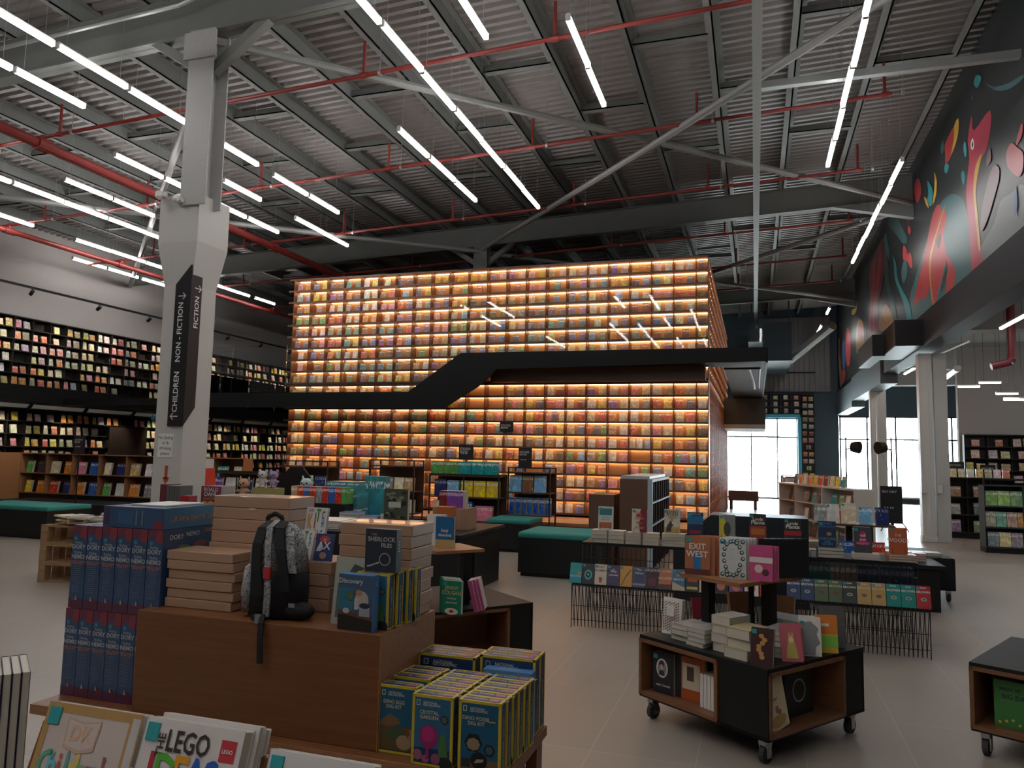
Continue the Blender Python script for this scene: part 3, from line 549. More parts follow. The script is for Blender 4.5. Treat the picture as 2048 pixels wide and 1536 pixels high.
# individual books of the right half
gi = 0
for c in range(12):                     # column counted from the right corner
    i = 21-c; x0, x1 = FX[i], FX[i+1]
    for r in range(10):                 # row counted from the top
        z = ZLo[9-r]
        if r in (0, 1) and c > 9: continue
        if (c, r) in ((3, 5), (8, 6), (4, 6), (5, 9)): continue
        n = 1 if c == 0 else (3 if (c*7+r*3) % 11 == 0 else 2)
        cn = None
        for k in range(n):
            col = rc(light=(r < 5 and random.random() < .5))
            if col == cn: col = random.choice([q for q in ('red', 'teal', 'cream', 'green', 'blue') if q != cn])
            cn = col; w = (.13 if n == 3 else random.uniform(.14, .175)); h = random.uniform(.19, .22) if r > 0 else .2; t = random.choice((.012, .02, .035))
            xx = x0+(x1-x0)*(k+.5)/n+random.uniform(-.012, .012)
            w = round(w*50)/50; h = round(h*50)/50
            side = {1: ('',), 2: ('left ', 'right '), 3: ('left ', 'middle ', 'right ')}[n][k]
            rn = ORD[r]; cs = 'corner column' if c == 0 else '%s column left of the corner' % ORD[c-1]
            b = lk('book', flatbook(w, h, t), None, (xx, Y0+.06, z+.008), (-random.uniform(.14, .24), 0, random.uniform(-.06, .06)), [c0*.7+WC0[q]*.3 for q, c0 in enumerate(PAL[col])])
            lab = '%s%s book, lower glowing tier, %s row down, %s' % (side, col, rn, cs)
            b.name = 'picture_book'; tag(b, lab, 'picture book', 'picture books in the lower glowing tier')
# ---- black walkway with a stair along the bookcase
WK = mat('walkway_black', (.007, .0075, .008), .6, var=.1, spec=.2)
t = thing('walkway', 'black raised walkway with a ramped stair across the front of the glowing bookcase', 'walkway', (0, 0, 0))
prof = [(-13.2, 2.56), (-6.15, 2.53), (-5.3, 3.04), (-5.0, 3.33), (.22, 3.40), (.22, 3.66), (-5.78, 3.68), (-6.95, 2.88), (-13.2, 2.88)]
ob('fascia', G().prism(prof, 14.38, 14.46), WK, t)
ob('deck', G().box(-13.2, -6.6, 14.46, Y0-.02, 2.6, 2.8).box(-5.5, .2, 14.46, Y0-.02, 3.4, 3.55).box(-.58, .2, Y0-.02, 26, 3.4, 3.55), WK, t)
ob('soffit_beam', G().box(-5.3, -.9, 14.9, Y0-.02, 3.12, 3.4), DARKW, t)
ob('fascia', G().box(.2, .24, 14.4, 26, 3.38, 3.66), WK, t)
for i in range(6): ob('stair_step', G().box(-6.75+.2*i, -6.5+.2*i, 14.46, Y0-.02, 2.8+.12*i, 2.84+.12*i), WK, t)
ob('handrail', G().path([(-.55, 14.9, 3.33), (.1, 14.9, 3.33), (.1, 19, 3.33)], .02), BLACK, t); ob('drop_pipe', G().path([(-.1, 15.4, 3.4), (-.02, 17.6, 3.36), (.0, 19.5, 3.36)], .03), mat('grey_conduit', (.2, .22, .23), .5), t)
GL = gmat(); GL.name = 'balustrade_glass'
t = thing('glass_balustrade', 'clear glass balustrade panels standing on the black walkway', 'balustrade', (0, 14.42, 0))
x = -12.9
while x < -7.1: ob('glass_panel', G().box(x, x+1.42, -.006, .006, 2.9, 3.95), GL, t); x += 1.45
ob('glass_panel', G().prism([(-7.08, 2.9), (-6.96, 2.9), (-5.8, 3.7), (-5.8, 4.72), (-7.08, 3.95)], -.006, .006), GL, t)
x = -5.76
while x < 0: ob('glass_panel', G().box(x, x+1.46, -.006, .006, 3.69, 4.74), GL, t); x += 1.49
one('bridge_block', 'black bridge block hanging under the walkway near the glazed doors', 'bridge', G().box(-.86, .3, 22.8, 25.5, 2.62, 3.38).box(-.86, .3, 22.8, 25.5, 2.5, 2.62, 1), [mat('slate_black', (.03, .038, .045), .5), mat('pale_soffit', (.3, .36, .38), .6)])
# ---- left wall: black bookcases, gallery
LYs = [8.4+.5*k for k in range(37)]; LY0 = LYs[0]
LX = [y-LY0 for y in LYs]
ZLU = [3.08+.285*k for k in range(7)]; ZLL = [.9+.32*k for k in range(6)]
BSH = mat('black_shelf_board', (.018, .015, .013), .5)
grid('wall_bookcase', 'long black bookcase on the left wall above the gallery', LX, ZLU, .27, (-17.58, LY0, 0), pi/2, BSH)
grid('wall_bookcase', 'long black bookcase on the left wall beneath the gallery', LX, ZLL, .27, (-17.58, LY0, 0), pi/2, BSH, kicks=1)
fillstuff('book', 'face-out books filling the black bookcase above the left gallery', LX, ZLU, (-17.58, LY0, 0), pi/2, .17, .215, skip=.1, light=True)
fillstuff('book', 'spotlit books filling the black bookcase beneath the left gallery', LX, ZLL, (-17.58, LY0, 0), pi/2, .17, .23, skip=.12, light=True)
t = thing('gallery', 'black gallery walkway along the left wall bookcases', 'walkway', (0, 0, 0))
ob('deck', G().box(-17.55, -16.55, 6, 26, 2.62, 2.72), WK, t); ob('fascia', G().box(-16.6, -16.5, 6, 26, 2.62, 2.97), WK, t)
ob('deck', G().box(-16.5, -13.2, 14.46, 15.6, 2.6, 2.75), WK, t)
x = 7
while x < 26: ob('glass_panel', G().box(-16.56, -16.548, x, x+1.45, 2.97, 3.95), GL, t); x += 1.48
def spot(x, y, z, tx, ty, tz, power, lb, parent_len=.3, ang=50, grp='track spotlights on the left wall'):
    t = thing('spotlight', lb, 'spotlight', (x, y, z), 0, grp)
    d = (Vector((tx, ty, tz))-Vector((x, y, z))).normalized()
    ob('stem', G().tube((0, 0, 0), (0, 0, .08), .012), BLACK, t); ob('lamp_can', G().tube(d*-.05, d*.09, .042, 12), BLACK, t)
    ob('lens', G().tube(d*.09, d*.092, .036, 12), emis('spot_lens', (1, .85, .65), 6), t)
    l = bpy.data.lights.new('lamp', 'SPOT'); l.energy = power; l.color = (1, .84, .66); l.spot_size = R(ang); l.spot_blend = .6; l.shadow_soft_size = .04
    o = lk('lamp', l, t, d*.11); o.rotation_euler = d.to_track_quat('-Z', 'Y').to_euler(); return t
one('lighting_track', 'long black lighting track hung in front of the left wall', 'track', G().box(-16.05, -16.0, 6, 27, 5.22, 5.27), BLACK)
ys = [9.2, 11.2, 13.0, 14.9, 16.6, 18.4, 19.9, 21.6, 23.3, 25.0]
for i, y in enumerate(ys): spot(-16.02, y, 5.14, -17.8, y+random.uniform(-.4, .6), 4.0, 60, 'black spotlight, %s along the left wall track' % ORD[i])
for i, y in enumerate([9, 10.6, 12.2, 13.8, 15.4, 17.0, 18.6, 20.2, 21.8, 23.4, 25.0]): spot(-16.75, y, 2.53, -17.7, y+.1, 1.6, 20, 'small black downlight, %s under the left gallery' % ORD[i], ang=80, grp='downlights under the gallery')
one('dark_wall_panel', 'dark glossy panel set into the lower left bookcase', 'panel', G().box(-17.50, -17.47, 16.9, 18.3, 1.2, 2.15), mat('dark_gloss', (.03, .022, .018), .2))
one('hanging_sign', 'small bright blue hanging sign under the gallery near the column', 'sign', G().box(-16.7, -16.68, 17.6, 18.2, 2.4, 2.5).box(-16.7, -16.69, 17.65, 17.66, 2.5, 2.62).box(-16.7, -16.69, 18.14, 18.15, 2.5, 2.62), mat('blue_sign', (.03, .3, .5), .4))
# ---- far wall bookcase around the glazed doors and the wing cases
DB = mat('slate_shelf', (.03, .04, .05), .5)
zf = [.35+.285*k for k in range(15)]
grid('door_bookcase', 'narrow tall slate bookcase beside the glazed doors', [1.86, 2.1, 2.34], zf, .2, (0, 33.28, 0), 0, DB)
grid('door_bookcase', 'low slate bookcase row above the glazed doors', [-.6+.41*k for k in range(6)]+[1.86], [3.55, 3.84, 4.12, 4.4], .2, (0, 33.28, 0), 0, DB)
fillstuff('book', 'books on the narrow bookcase beside the glazed doors', [1.86, 2.34], zf, (0, 33.28, 0), 0, .18, .2, skip=.05, light=True)
fillstuff('book', 'books in the row above the glazed doors', [-.6+.41*k for k in range(6)]+[1.86], [3.55, 3.84, 4.12, 4.4], (0, 33.28, 0), 0, .18, .2, skip=.0, light=True)
WX = [5.1+.52*k for k in range(9)]; WZ = [.55+.3*k for k in range(7)]
grid('wing_bookcase', 'black wall bookcase in the side wing under the grey partition', WX, WZ, .26, (0, 21.9, 0), 0, BSH, kicks=1)
fillstuff('book', 'bright books on the black wall bookcase in the side wing', WX, WZ, (0, 21.9, 0), 0, .19, .21, skip=.05, light=True)
MX = [3.95+.45*k for k in range(4)]; MZ = [.12, .5, .88, 1.3]
grid('low_bookcase', 'low black bookcase right of the plastered column', MX, MZ, .3, (0, 18.8, 0), 0, BSH, kicks=1)
fillstuff('book', 'books on the low black case right of the plastered column', MX, MZ, (0, 18.8, 0), 0, .2, .26, skip=.05)
RX = [4.02+.62*k for k in range(4)]; RZ = [.1, .46, .84, 1.22]
grid('rolling_bookcase', 'dark metal-framed bookcase at the right edge of the picture', RX, RZ, .4, (0, 16, 0), 0, mat('blue_black_metal', (.04, .055, .065), .45), kicks=1)
ob('top_rail', G().path([(4.02, .02, 1.22), (4.02, .02, 1.34), (5.9, .02, 1.34)], .02), BLACK, [o for o in COL.objects if o.name.startswith('rolling_bookcase')][0])
g = G()
for k, cn in enumerate(('green', 'lime', 'green')): sb(g, Matrix.Translation((0, 16, 0)), 4.14+.2*k, .86, .19, .27, .04, .12, cn)
for k, cn in enumerate(('grey', 'teal', 'grey', 'orange')): sb(g, Matrix.Translation((0, 16, 0)), 4.12+.17*k, .48, .16, .27, .04, .12, cn)
for k, cn in enumerate(('teal', 'cream', 'grey')): sb(g, Matrix.Translation((0, 16, 0)), 4.15+.19*k, .12, .18, .26, .04, .12, cn)
tag(ob('book', g, [COVERA, PAGES]), 'green, grey and teal books on the dark case at the right edge', 'books', kind='stuff')
g = G()
for k in range(8): sb(g, Matrix.Translation((0, 18.9, 0)), 4.0+.17*k, 1.31, .14, .2, .02, .2, rc(light=True))
tag(ob('book', g, [COVERA, PAGES]), 'face-out books along the top of the low black wing case', 'books', kind='stuff')
def board(name, lb, x, y, z0, z1, w, lines, base=None, rz=0):
    t = thing(name, lb, 'sign', (x, y, z0), rz)
    ob('sign_panel', G().box(-w/2, w/2, 0, .012, 0, z1-z0), SIGNK, t)
    h = z1-z0; s = w/len(lines[0])*1.35
    for i, l in enumerate(lines): text(t, l, -w*.42, -.003, h-.05-s*.9*i-(s*.6 if i >= 0 else 0), s if i < 2 else s*.5, (.65, .65, .62), bold=.01, align='LEFT')
    g = G()
    for a in (-.3, -.18, -.04, .06): g.face([(w*(a+q[0]), -.002, h*.42+w*q[1]) for q in circ(0, 0, .03, 10, .045)])
    ob('emblem', g, PRINT, t, color=(.6, .6, .58))
    if base is not None: ob('post', G().box(-.012, .012, .002, .02, base-z0, 0), BLACK, t)
    return t
board('category_sign', 'black STICKER BOOK sign standing above the metal toy shelves', -4.97, 12.75, 1.49, 1.77, .28, ('STICKER', 'BOOK'), 1.2)
board('category_sign', 'black STICKER BOOK sign standing on the second metal shelf unit', -3.96, 13.1, 1.36, 1.73, .25, ('STICKER', 'BOOK'), 1.3)
board('category_sign', 'small black sign fixed on the glowing bookcase front', -5.0, 15.14, 2.08, 2.3, .3, ('STICKER', 'BOOK'))
board('category_sign', 'black SELF HELP sign beside the two-tier book stand', 1.68, 10.9, .82, 1.3, .26, ('SELF HELP',), .5)
board('category_sign', 'black sign in front of the lower left bookcase', -13.6, 12.4, 1.42, 1.8, .3, ('ACTIVITY', 'BOOK'), .0)
board('category_sign', 'small black sign on the low wing bookcase by the column', 4.25, 19.0, 1.3, 1.66, .3, ('FICTION',))
board('category_sign', 'second small black sign on the low wing bookcase', 4.85, 19.0, 1.3, 1.6, .3, ('HISTORY',))
# ---- wing details
lb4 = ('nearest the column', 'upper of the pair beside it', 'lower of the right pair', 'at the right edge')
for (x, y, z), l in zip(((4.22, 18.5, 3.28), (4.62, 18.5, 3.36), (4.93, 18.5, 3.12), (5.1, 18.6, 3.0)), lb4):
    t = thing('wing_light', 'short bright tube light in the side wing, '+l, 'ceiling light', (x, y, z), 0, 'tube lights in the side wing')
    ob('housing', G().box(0, .42, -.03, .03, .02, .05), WHITE, t); ob('diffuser', G().box(.005, .415, -.025, .025, -.015, .02), LAMP, t, bevel=.008); ob('hanging_wire', G().tube((.1, 0, .04), (.1, 0, WC-z), .004, 4).tube((.34, 0, .04), (.34, 0, WC-z), .004, 4), BLACK, t)
for x, y, n in ((4.4, 9, 'nearest'), (4.4, 12, 'near'), (6.2, 9, 'near right'), (6.2, 11.5, 'middle right'), (6.5, 14, 'middle'), (4.5, 15, 'one beside the column'), (7.6, 15.2, 'outer'), (6.3, 19.3, 'rear'), (8.5, 20, 'right'), (4.2, 23, 'far left'), (4.2, 26, 'far'), (6.6, 27, 'farthest')):  # long tubes added to brighten the wing and its columns
    t = thing('wing_light', 'long added fill tube in the side wing, %s one' % n, 'ceiling light', (x, y, 4.2), 0, 'tube lights in the side wing')
    ob('housing', G().box(-.04, .04, 0, 1.4, .02, .05), WHITE, t); ob('diffuser', G().box(-.03, .03, .01, 1.39, -.015, .02), LAMP, t, bevel=.008); ob('hanging_wire', G().tube((0, .2, .04), (0, .2, WC-4.2), .004, 4).tube((0, 1.2, .04), (0, 1.2, WC-4.2), .004, 4), BLACK, t)
rod('drain_pipe', 'thick dark red pipe bending down in front of the wing beam', 'pipe', [(4.78, 16.8, WC), (4.78, 16.8, 3.68), (4.74, 16.8, 3.6), (4.42, 16.8, 3.52)], .075, mat('dark_red_pipe', (.16, .02, .025), .45), n=12)
rod('air_duct', 'silver duct running back along the side wing ceiling', 'duct', [(3.95, 17.3, 3.55), (5.6, 30, 4.0)], .07, GALV, n=10)
rod('conduit', 'thin white conduit along the wing ceiling beside the duct', 'conduit', [(4.0, 16.6, 4.0), (4.1, 24, 4.3)], .025, WHITE)
for (x, lb, s) in ((2.27, 'black studio lamp on a stand left of the far column', -1), (2.95, 'black studio lamp on a stand right of the far column', 1)):
    t = thing('studio_lamp', lb, 'lamp', (x, 20, 0)); ob('lamp_head', G().tube((-.14*s, -.05, 1.95), (.02*s, .05, 1.97), .15, 14, 0, .12), BLACK, t)
    ob('bracket', G().path([(.02*s, 0, 1.95), (.16*s, 0, 1.9)], .015), BLACK, t); ob('pole', G().tube((.16*s, 0, .0), (.16*s, 0, 2.2), .018), BLACK, t)
    ob('tripod_leg', G().tube((.16*s, 0, .5), (.16*s-.3, -.2, 0), .012), BLACK, t); ob('tripod_leg', G().tube((.16*s, 0, .5), (.16*s+.3, -.2, 0), .012), BLACK, t); ob('tripod_leg', G().tube((.16*s, 0, .5), (.16*s, .3, 0), .012), BLACK, t)
    ob('cable', G().path([(-.05*s, 0, 1.82), (.05*s, -.02, 1.5), (.15*s, 0, 1.25)], .008), mat('white_cable', (.5, .5, .5), .5), t)
one('air_duct', 'grey boxed air duct hanging under the far roof beam', 'duct', G().box(-.2, 1.3, 28.6, 33.3, 5.9, 6.6).box(.3, 1.3, 28.7, 33.2, 5.2, 5.9).box(-.1, -.05, 29, 29.05, 6.6, 7.84).box(1.2, 1.25, 29, 29.05, 6.6, 7.88), DKBLUE)
one('air_duct', 'shiny foil duct slanting down toward the far wall cladding', 'duct', G().path([(2.6, 27.9, 6.3), (1.6, 29.5, 5.6), (1.3, 30, 5.4)], .17, 12), GALV)
rod('lighting_track', 'thin black lighting track in front of the far cladding', 'track', [(.2, 33.2, 5.25), (2.4, 33.2, 5.25)], .03, BLACK)
# ---- white shelf unit, set at an angle
a = math.atan2(-2.4, .86); WL = 3.4
t = thing('white_bookcase', 'low white double-bay bookcase with empty upper shelves', 'bookcase', (.80, 17.7, 0), a)
WH2 = mat('white_melamine', (.58, .55, .50), .45, var=.03)
ob('carcass', G().box(0, WL, 0, .03, 0, 1.13).box(0, WL, -.33, 0, 0, .08).box(0, WL, -.34, 0, 1.10, 1.13), WH2, t)
for x in (0, .85, 2.1, WL-.03): ob('side_panel', G().box(x, x+.03, -.33, 0, .08, 1.10), WH2, t)
for z in (.42, .76): ob('shelf', G().box(.03, WL-.03, -.32, 0, z, z+.02), WH2, t)
Mw = matx((.80, 17.7, 0), a)
def sbw(g, x, z, w, h, tt, cn, y=-.2): g.box(-w/2, w/2, 0, tt, 0, h, (0, 1, 0, 0, 1, 1), M=Mw @ Matrix.Translation((x, y, z)) @ Matrix.Rotation(-.2, 4, 'X'), front=True, col=(*PAL[cn], random.random()))
i = 0
for z in (.78, .44, .1):
    for x in (.3, .6, 1.05, 1.45, 1.75, 2.3, 2.6, 2.85, 3.1):
        cn = random.choice(('green', 'navy', 'black', 'grey', 'cream', 'teal', 'white')); i += 1
        b = lk('book', flatbook(.17, .22, .03), None, tuple(Mw @ Vector((x, -.2, z))), (-.2, 0, a), PAL[cn])
        tag(b, '%s book on the white bookcase, %s shelf down, %s from its left end' % (cn, ORD[{.78: 0, .44: 1, .1: 2}[z]], ORD[(.3, .6, 1.05, 1.45, 1.75, 2.3, 2.6, 2.85, 3.1).index(x)]), 'book', 'books on the white bookcase')
for k in range(10):
    cn = ('navy', 'orange', 'white', 'orange', 'yellow', 'red', 'maroon', 'cream', 'yellow', 'teal')[k]
    b = lk('book', flatbook(.15, .2, .03), None, tuple(Mw @ Vector((.45+.24*k, -.15, 1.13))), (-.15, 0, a), PAL[cn])
    tag(b, '%s book standing on top of the white bookcase, %s from its left end' % (cn, ORD[k]), 'book', 'books on top of the white bookcase')
for k, (x, y, d) in enumerate(((.72, 20.2, 1.6), (.72, 22.4, 1.6))):
    t = thing('white_bookcase', ('far white bookcase with orange books near the glazed doors', 'farthest white bookcase beside the bright doorway')[k], 'bookcase', (x, y, 0))
    ob('carcass', G().box(0, .3, 0, .03, 0, 1.2).box(0, .3, d, d+.03, 0, 1.2).box(.27, .3, 0, d, 0, 1.2).box(0, .3, 0, d, 1.17, 1.2), WH2, t)
    for z in (.1, .45, .8): ob('shelf', G().box(0, .28, 0, d, z, z+.02), WH2, t)
    g = G()
    for z in (.12, .47, .82):
        for q in range(5): sb(g, matx((x-.02, y, 0), -pi/2), -.2-.3*q, z, .2, .25, .04, .15, random.choice(('orange', 'red', 'purple', 'brown', 'orange')), y=.12)
    tag(ob('book', g, [COVERA, PAGES]), ('orange and red books on the far white bookcase', 'purple and orange books on the farthest white bookcase')[k], 'books', kind='stuff')
one('low_bench', 'dark low bench in front of the bright glazed doors', 'bench', G().box(-.84, .1, 25.6, 26.2, .28, .6).box(-.8, -.7, 25.7, 26.1, 0, .28).box(-.05, .05, 25.7, 26.1, 0, .28), mat('bench_brown', (.07, .035, .03), .5))
# ================================================================ MIDDLE GROUND
def ottoman(lb, x0, x1, y0, y1, h, rz=0):
    cx, cy = (x0+x1)/2, (y0+y1)/2; a, b = (x1-x0)/2, (y1-y0)/2
    t = thing('ottoman', lb, 'stool', (cx, cy, 0), rz)
    ob('base', G().box(-a+.03, a-.03, -b+.03, b-.03, 0, .06).box(-a, a, -b, b, .05, h-.08), BLACK, t)
    ob('cushion', G().box(-a-.01, a+.01, -b-.01, b+.01, h-.085, h), TEALF, t, bevel=.035, seg=4); return t
ottoman('black box ottoman with a green cushion beside the wire book tables', -3.02, -1.95, 9.75, 10.7, .58)
ottoman('black box ottoman with a green cushion before the metal toy shelves', -4.28, -3.52, 12.0, 12.75, .54)
ottoman('black box ottoman with a green cushion at the left edge', -13.4, -11.45, 9.9, 10.8, .55)
# children's low bookcase
CW = wood('honey_board', (.32, .15, .065), (.26, .12, .05), .5, 5, 'X')
CX = [-17.4+.82*k for k in range(9)]; CZ = [.42, .9, 1.38]
grid('low_bookcase', 'long two-row wooden bookcase of picture books behind the left ottoman', CX, CZ, .35, (0, 14.2, 0), 0, CW, DARKW, kicks=1)
one('end_panel', 'plain orange-brown wooden cabinet side at the left edge', 'cabinet', G().box(-18, -17.42, 13.6, 14.5, 0, 1.42) if False else G().box(-17.56, -17.43, 13.3, 14.5, 0, 1.4), CW)
one('black_plinth', 'long black plinth in front of the wooden bookcase at the left', 'platform', G().box(-16.6, -11.5, 12.9, 14.0, 0, .33), BLACK)
PW = ('green', 'black', 'cream', 'orange', 'pink', 'blue', 'cream', 'navy', 'tan', 'white', 'grey', 'purple', 'white', 'maroon', 'teal', 'cream')
PW2 = ('yellow', 'orange', 'red', 'navy', 'orange', 'blue', 'green', 'white', 'orange', 'grey', 'blue', 'sky', 'cream', 'red', 'tan', 'teal')
for r, (z, pw) in enumerate(((.91, PW), (.43, PW2))):
    for k in range(16):
        x = -17.4+.41*(k+.5)
        b = lk('book', flatbook(.26 if k % 3 else .2, .30, .05), None, (x, 14.26, z), (-.16, 0, random.uniform(-.04, .04)), PAL[pw[k]])
        b.name = 'picture_book'; tag(b, '%s picture book, %s row of the long wooden bookcase, %s from its left end' % (pw[k], ('upper', 'lower')[r], ORD[k]), 'picture book', 'picture books on the long wooden bookcase')
# metal framed shelf units
FR = mat('black_frame', (.02, .018, .017), .4); BRSH = wood('brown_shelf', (.10, .055, .03), (.08, .04, .022), .5, 5, 'X')
def rack(lb, x0, x1, y, zs, top, d=.42, back=True):
    t = thing('shelf_rack', lb, 'shelves', (x0, y, 0)); w = x1-x0
    for px in (0, w):
        for py in (0, d): ob('upright', G().box(px-.012, px+.012, py-.012, py+.012, 0, top), FR, t)
    ob('top_rail', G().box(0, w, -.01, .01, top-.02, top).box(0, w, d-.01, d+.01, top-.02, top), FR, t)
    if w > 1: ob('upright', G().box(w/2-.01, w/2+.01, -.01, .01, .4, zs[-1]), FR, t)
    for z in zs: ob('shelf', G().box(0, w, 0, d, z-.025, z), BRSH, t)
    if back: ob('back_panel', G().box(0, w, d-.02, d, zs[0], zs[-1]), DARKW, t)
    return t
rack('black metal shelf rack of toy boxes before the glowing bookcase, wider one', -5.6, -4.28, 12.6, (.42, .84, 1.22), 1.24)
rack('black metal shelf rack of animal books behind the green ottoman', -4.22, -3.45, 12.95, (.54, .94, 1.3), 1.38)
rack('black metal rack with a tall rail, upright books inside, left of centre', -6.82, -5.92, 12.6, (.50, .9, 1.36), 1.46)
rack('dark metal rack at the left foot of the glowing bookcase', -8.9, -7.9, 12.9, (.45, .82, 1.3), 1.4)
rack('low wooden rack of slanted books right of the signposted column', -10.4, -8.95, 12.5, (.3, .72, 1.14), 1.16)
ob('wood_bin', G().box(-5.2, -4.32, 12.5, 12.52, .3, .34).box(-5.2, -4.32, 12.5, 12.52, .04, .08).box(-4.36, -4.32, 12.5, 12.52, .04, .34), OAK, None); bin_ = COL.objects['wood_bin']; tag(bin_, 'wood-edged open bin at the foot of the wider metal rack', 'bin')
def tbox(name, label, x, y, z, w, h, d, col, title=None, tc='white', group=None, cat='box', edge=None, rz=0, ts=None):
    t = thing(name, label, cat, (x, y, z), rz, group); c = PAL.get(col, col)
    ob('carton', G().box(-w/2, w/2, 0, d, 0, h, front=True), COVER if name != 'plain_box' else PRINT, t, color=c)
    if edge:
        e = w*.035; g = G().box(-w/2-.0008, -w/2+e, -.001, d+.001, 0, h+.001)
        g = G()
        for sx in (-1, 1): g.box(min(sx*w/2, sx*(w/2-e))-.0008, max(sx*w/2, sx*(w/2-e))+.0008, -.0012, 0, 0, h)
        g.box(-w/2, w/2, -.0012, 0, 0, e).box(-w/2, w/2, -.0012, 0, h-e, h+.001)
        for yy in (-.001, d-e*.6): g.box(-w/2, w/2, yy, yy+e*.6, h-.001, h+.0012)
        for yy in (-.001, d-e*.6): g.box(w/2-.001, w/2+.0012, yy, yy+e*.6, 0, h)
        ob('edge_trim', g, pm(edge), t)
    if title:
        for i, s in enumerate(title): text(t, s, 0, -.0025, h*.82-i*(ts or w*.16)*.95, ts or w*.16, PAL.get(tc, tc))
    return t
k = 0
for x, cn in ((-5.5, 'green'), (-5.22, 'green'), (-4.96, 'teal'), (-4.71, 'teal'), (-4.46, 'teal')):
    tbox('puzzle_box', '%s animal puzzle box on top of the wider metal rack, %s from left' % (cn, ORD[k]), x, 12.68, 1.222, .235, .24, .1, cn, group='puzzle boxes on the rack'); k += 1
for k, (x, cn, h) in enumerate(((-5.42, 'navy', .3), (-5.17, 'sky', .28), (-4.9, 'yellow', .28), (-4.66, 'yellow', .28), (-4.42, 'yellow', .28))):
    tbox('game_box', '%s game box on the middle shelf of the wider metal rack, %s from left' % (cn, ORD[k]), x, 12.66, .842, .22, h, .12, cn, group='game boxes on the middle shelf')
for k, (x, cn, w, h) in enumerate(((-5.45, 'cream', .2, .33), (-5.2, 'white', .2, .33), (-4.93, 'blue', .27, .33), (-4.58, 'pink', .32, .26))):
    tbox('game_box', '%s game box on the bottom shelf of the wider metal rack, %s from left' % (cn, ORD[k]), x, 12.66, .422, w, h, .1, cn, group='game boxes on the bottom shelf')
for k, (x, cn) in enumerate(((-5.05, 'lime'), (-4.82, 'green'), (-4.62, 'white'))):
    b = lk('book', flatbook(.15, .2, .04), None, (x, 12.62, .082), (-.1, 0, 0), PAL[cn]); tag(b, '%s book in the wood-edged bin under the wider metal rack' % cn, 'book')
for k, (x, cn) in enumerate(((-4.1, 'sky'), (-3.88, 'brown'), (-3.66, 'sky'))):
    b = lk('book', flatbook(.24, .3, .03), None, (x, 13.02, .942), (-.12, 0, 0), PAL[cn]); tag(b, '%s animal book on the upper shelf behind the green ottoman, %s from left' % (cn, ORD[k]), 'book', 'animal books')
for k in range(7): tbox('kit_box', 'yellow-edged blue kit box on the lower shelf behind the green ottoman, %s from left' % ORD[k], -4.16+.11*k, 13.0, .542, .1, .3, .1, 'blue', edge=(.6, .42, .04), group='small kit boxes behind the ottoman')
for k in range(11):
    cn = ('white', 'black', 'black', 'black', 'pink', 'lilac', 'purple', 'grey', 'white', 'grey', 'white')[k]
    b = lk('book', flatbook(.05, .24, .17), None, (-6.74+.075*k, 12.64, .5), (0, 0, 0), PAL[cn]); tag(b, '%s boxed book upright on the rack with the tall rail, %s from left' % (cn, ORD[k]), 'book', 'upright books on the railed rack')
for k, (x, cn) in enumerate(((-6.7, 'maroon'), (-6.48, 'grey'), (-6.25, 'cream'), (-6.04, 'tan'))):
    b = lk('book', flatbook(.19, .24, .05), None, (x, 12.66, .902), (-.1, 0, 0), PAL[cn]); tag(b, '%s book on the upper shelf of the railed rack, %s from left' % (cn, ORD[k]), 'book', 'books on the railed rack upper shelf')
for k, (x, cn) in enumerate(((-10.2, 'purple'), (-9.85, 'white'), (-9.5, 'navy'), (-9.15, 'cream'))):
    b = lk('book', flatbook(.28, .32, .03), None, (x, 12.54, .722), (-.18, 0, 0), PAL[cn]); tag(b, '%s picture book leaning on the low wooden rack by the column, %s from left' % (cn, ORD[k]), 'book', 'picture books on the low wooden rack')
for k, (x, cn) in enumerate(((-8.7, 'red'), (-8.4, 'cream'), (-8.1, 'navy'))):
    b = lk('book', flatbook(.24, .3, .03), None, (x, 12.94, .822), (-.16, 0, 0), PAL[cn]); tag(b, '%s picture book on the dark rack behind the plush toys, %s from left' % (cn, ORD[k]), 'book', 'picture books behind the plush toys')
# cube shelf unit seen end-on
t = thing('cube_shelf', 'tall brown and white open shelf unit standing end-on before the glowing bookcase', 'bookcase', (-1.86, 10.9, 0))
EB = mat('brown_end_panel', (.13, .065, .04), .5, var=.04); PB = mat('pale_blue_edge', (.42, .52, .56), .4)
ob('end_panel', G().box(0, .4, 0, .02, .0, 1.29), EB, t); ob('edge', G().box(.4, .47, -.005, .03, 0, 1.29), PB, t)
ob('carcass', G().box(.02, .05, .02, 2.3, 0, 1.27).box(.02, .46, 2.28, 2.3, 0, 1.27).box(.02, .46, .02, 2.3, 1.25, 1.29), EB, t)
for z in (.3, .62, .94): ob('shelf', G().box(.05, .46, .02, 2.5, z, z+.02), PB, t)
for y in (.3, .6, .9, 1.2, 1.5, 1.8, 2.1): ob('divider', G().box(.06, .455, y, y+.012, .0, 1.25), mat('dark_divider', (.05, .03, .025), .5), t)
ob('top_strip', G().box(-.02, .4, .2, 2.2, 1.29, 1.33), PB, t)
one('brown_cabinet', 'low brown cabinet left of the tall open shelf unit', 'cabinet', G().box(-2.32, -1.95, 10.95, 11.6, 0, 1.05), EB)
t = thing('counter', 'black sloped-sided counter behind the wire book tables', 'counter', (-.9, 8.9, 0))
ob('counter_body', G().prism([(0, 0), (1.45, 0), (1.45, .97), (.42, .97), (0, .62)], 0, .55), mat('blue_black_panel', (.015, .02, .026), .4), t); ob('base_strip', G().box(.1, 1.45, -.02, 0, .56, .6), PB, t); ob('hook', G().path([(.3, -.01, .85), (.29, -.02, .78), (.32, -.02, .76)], .006), CHROME, t)
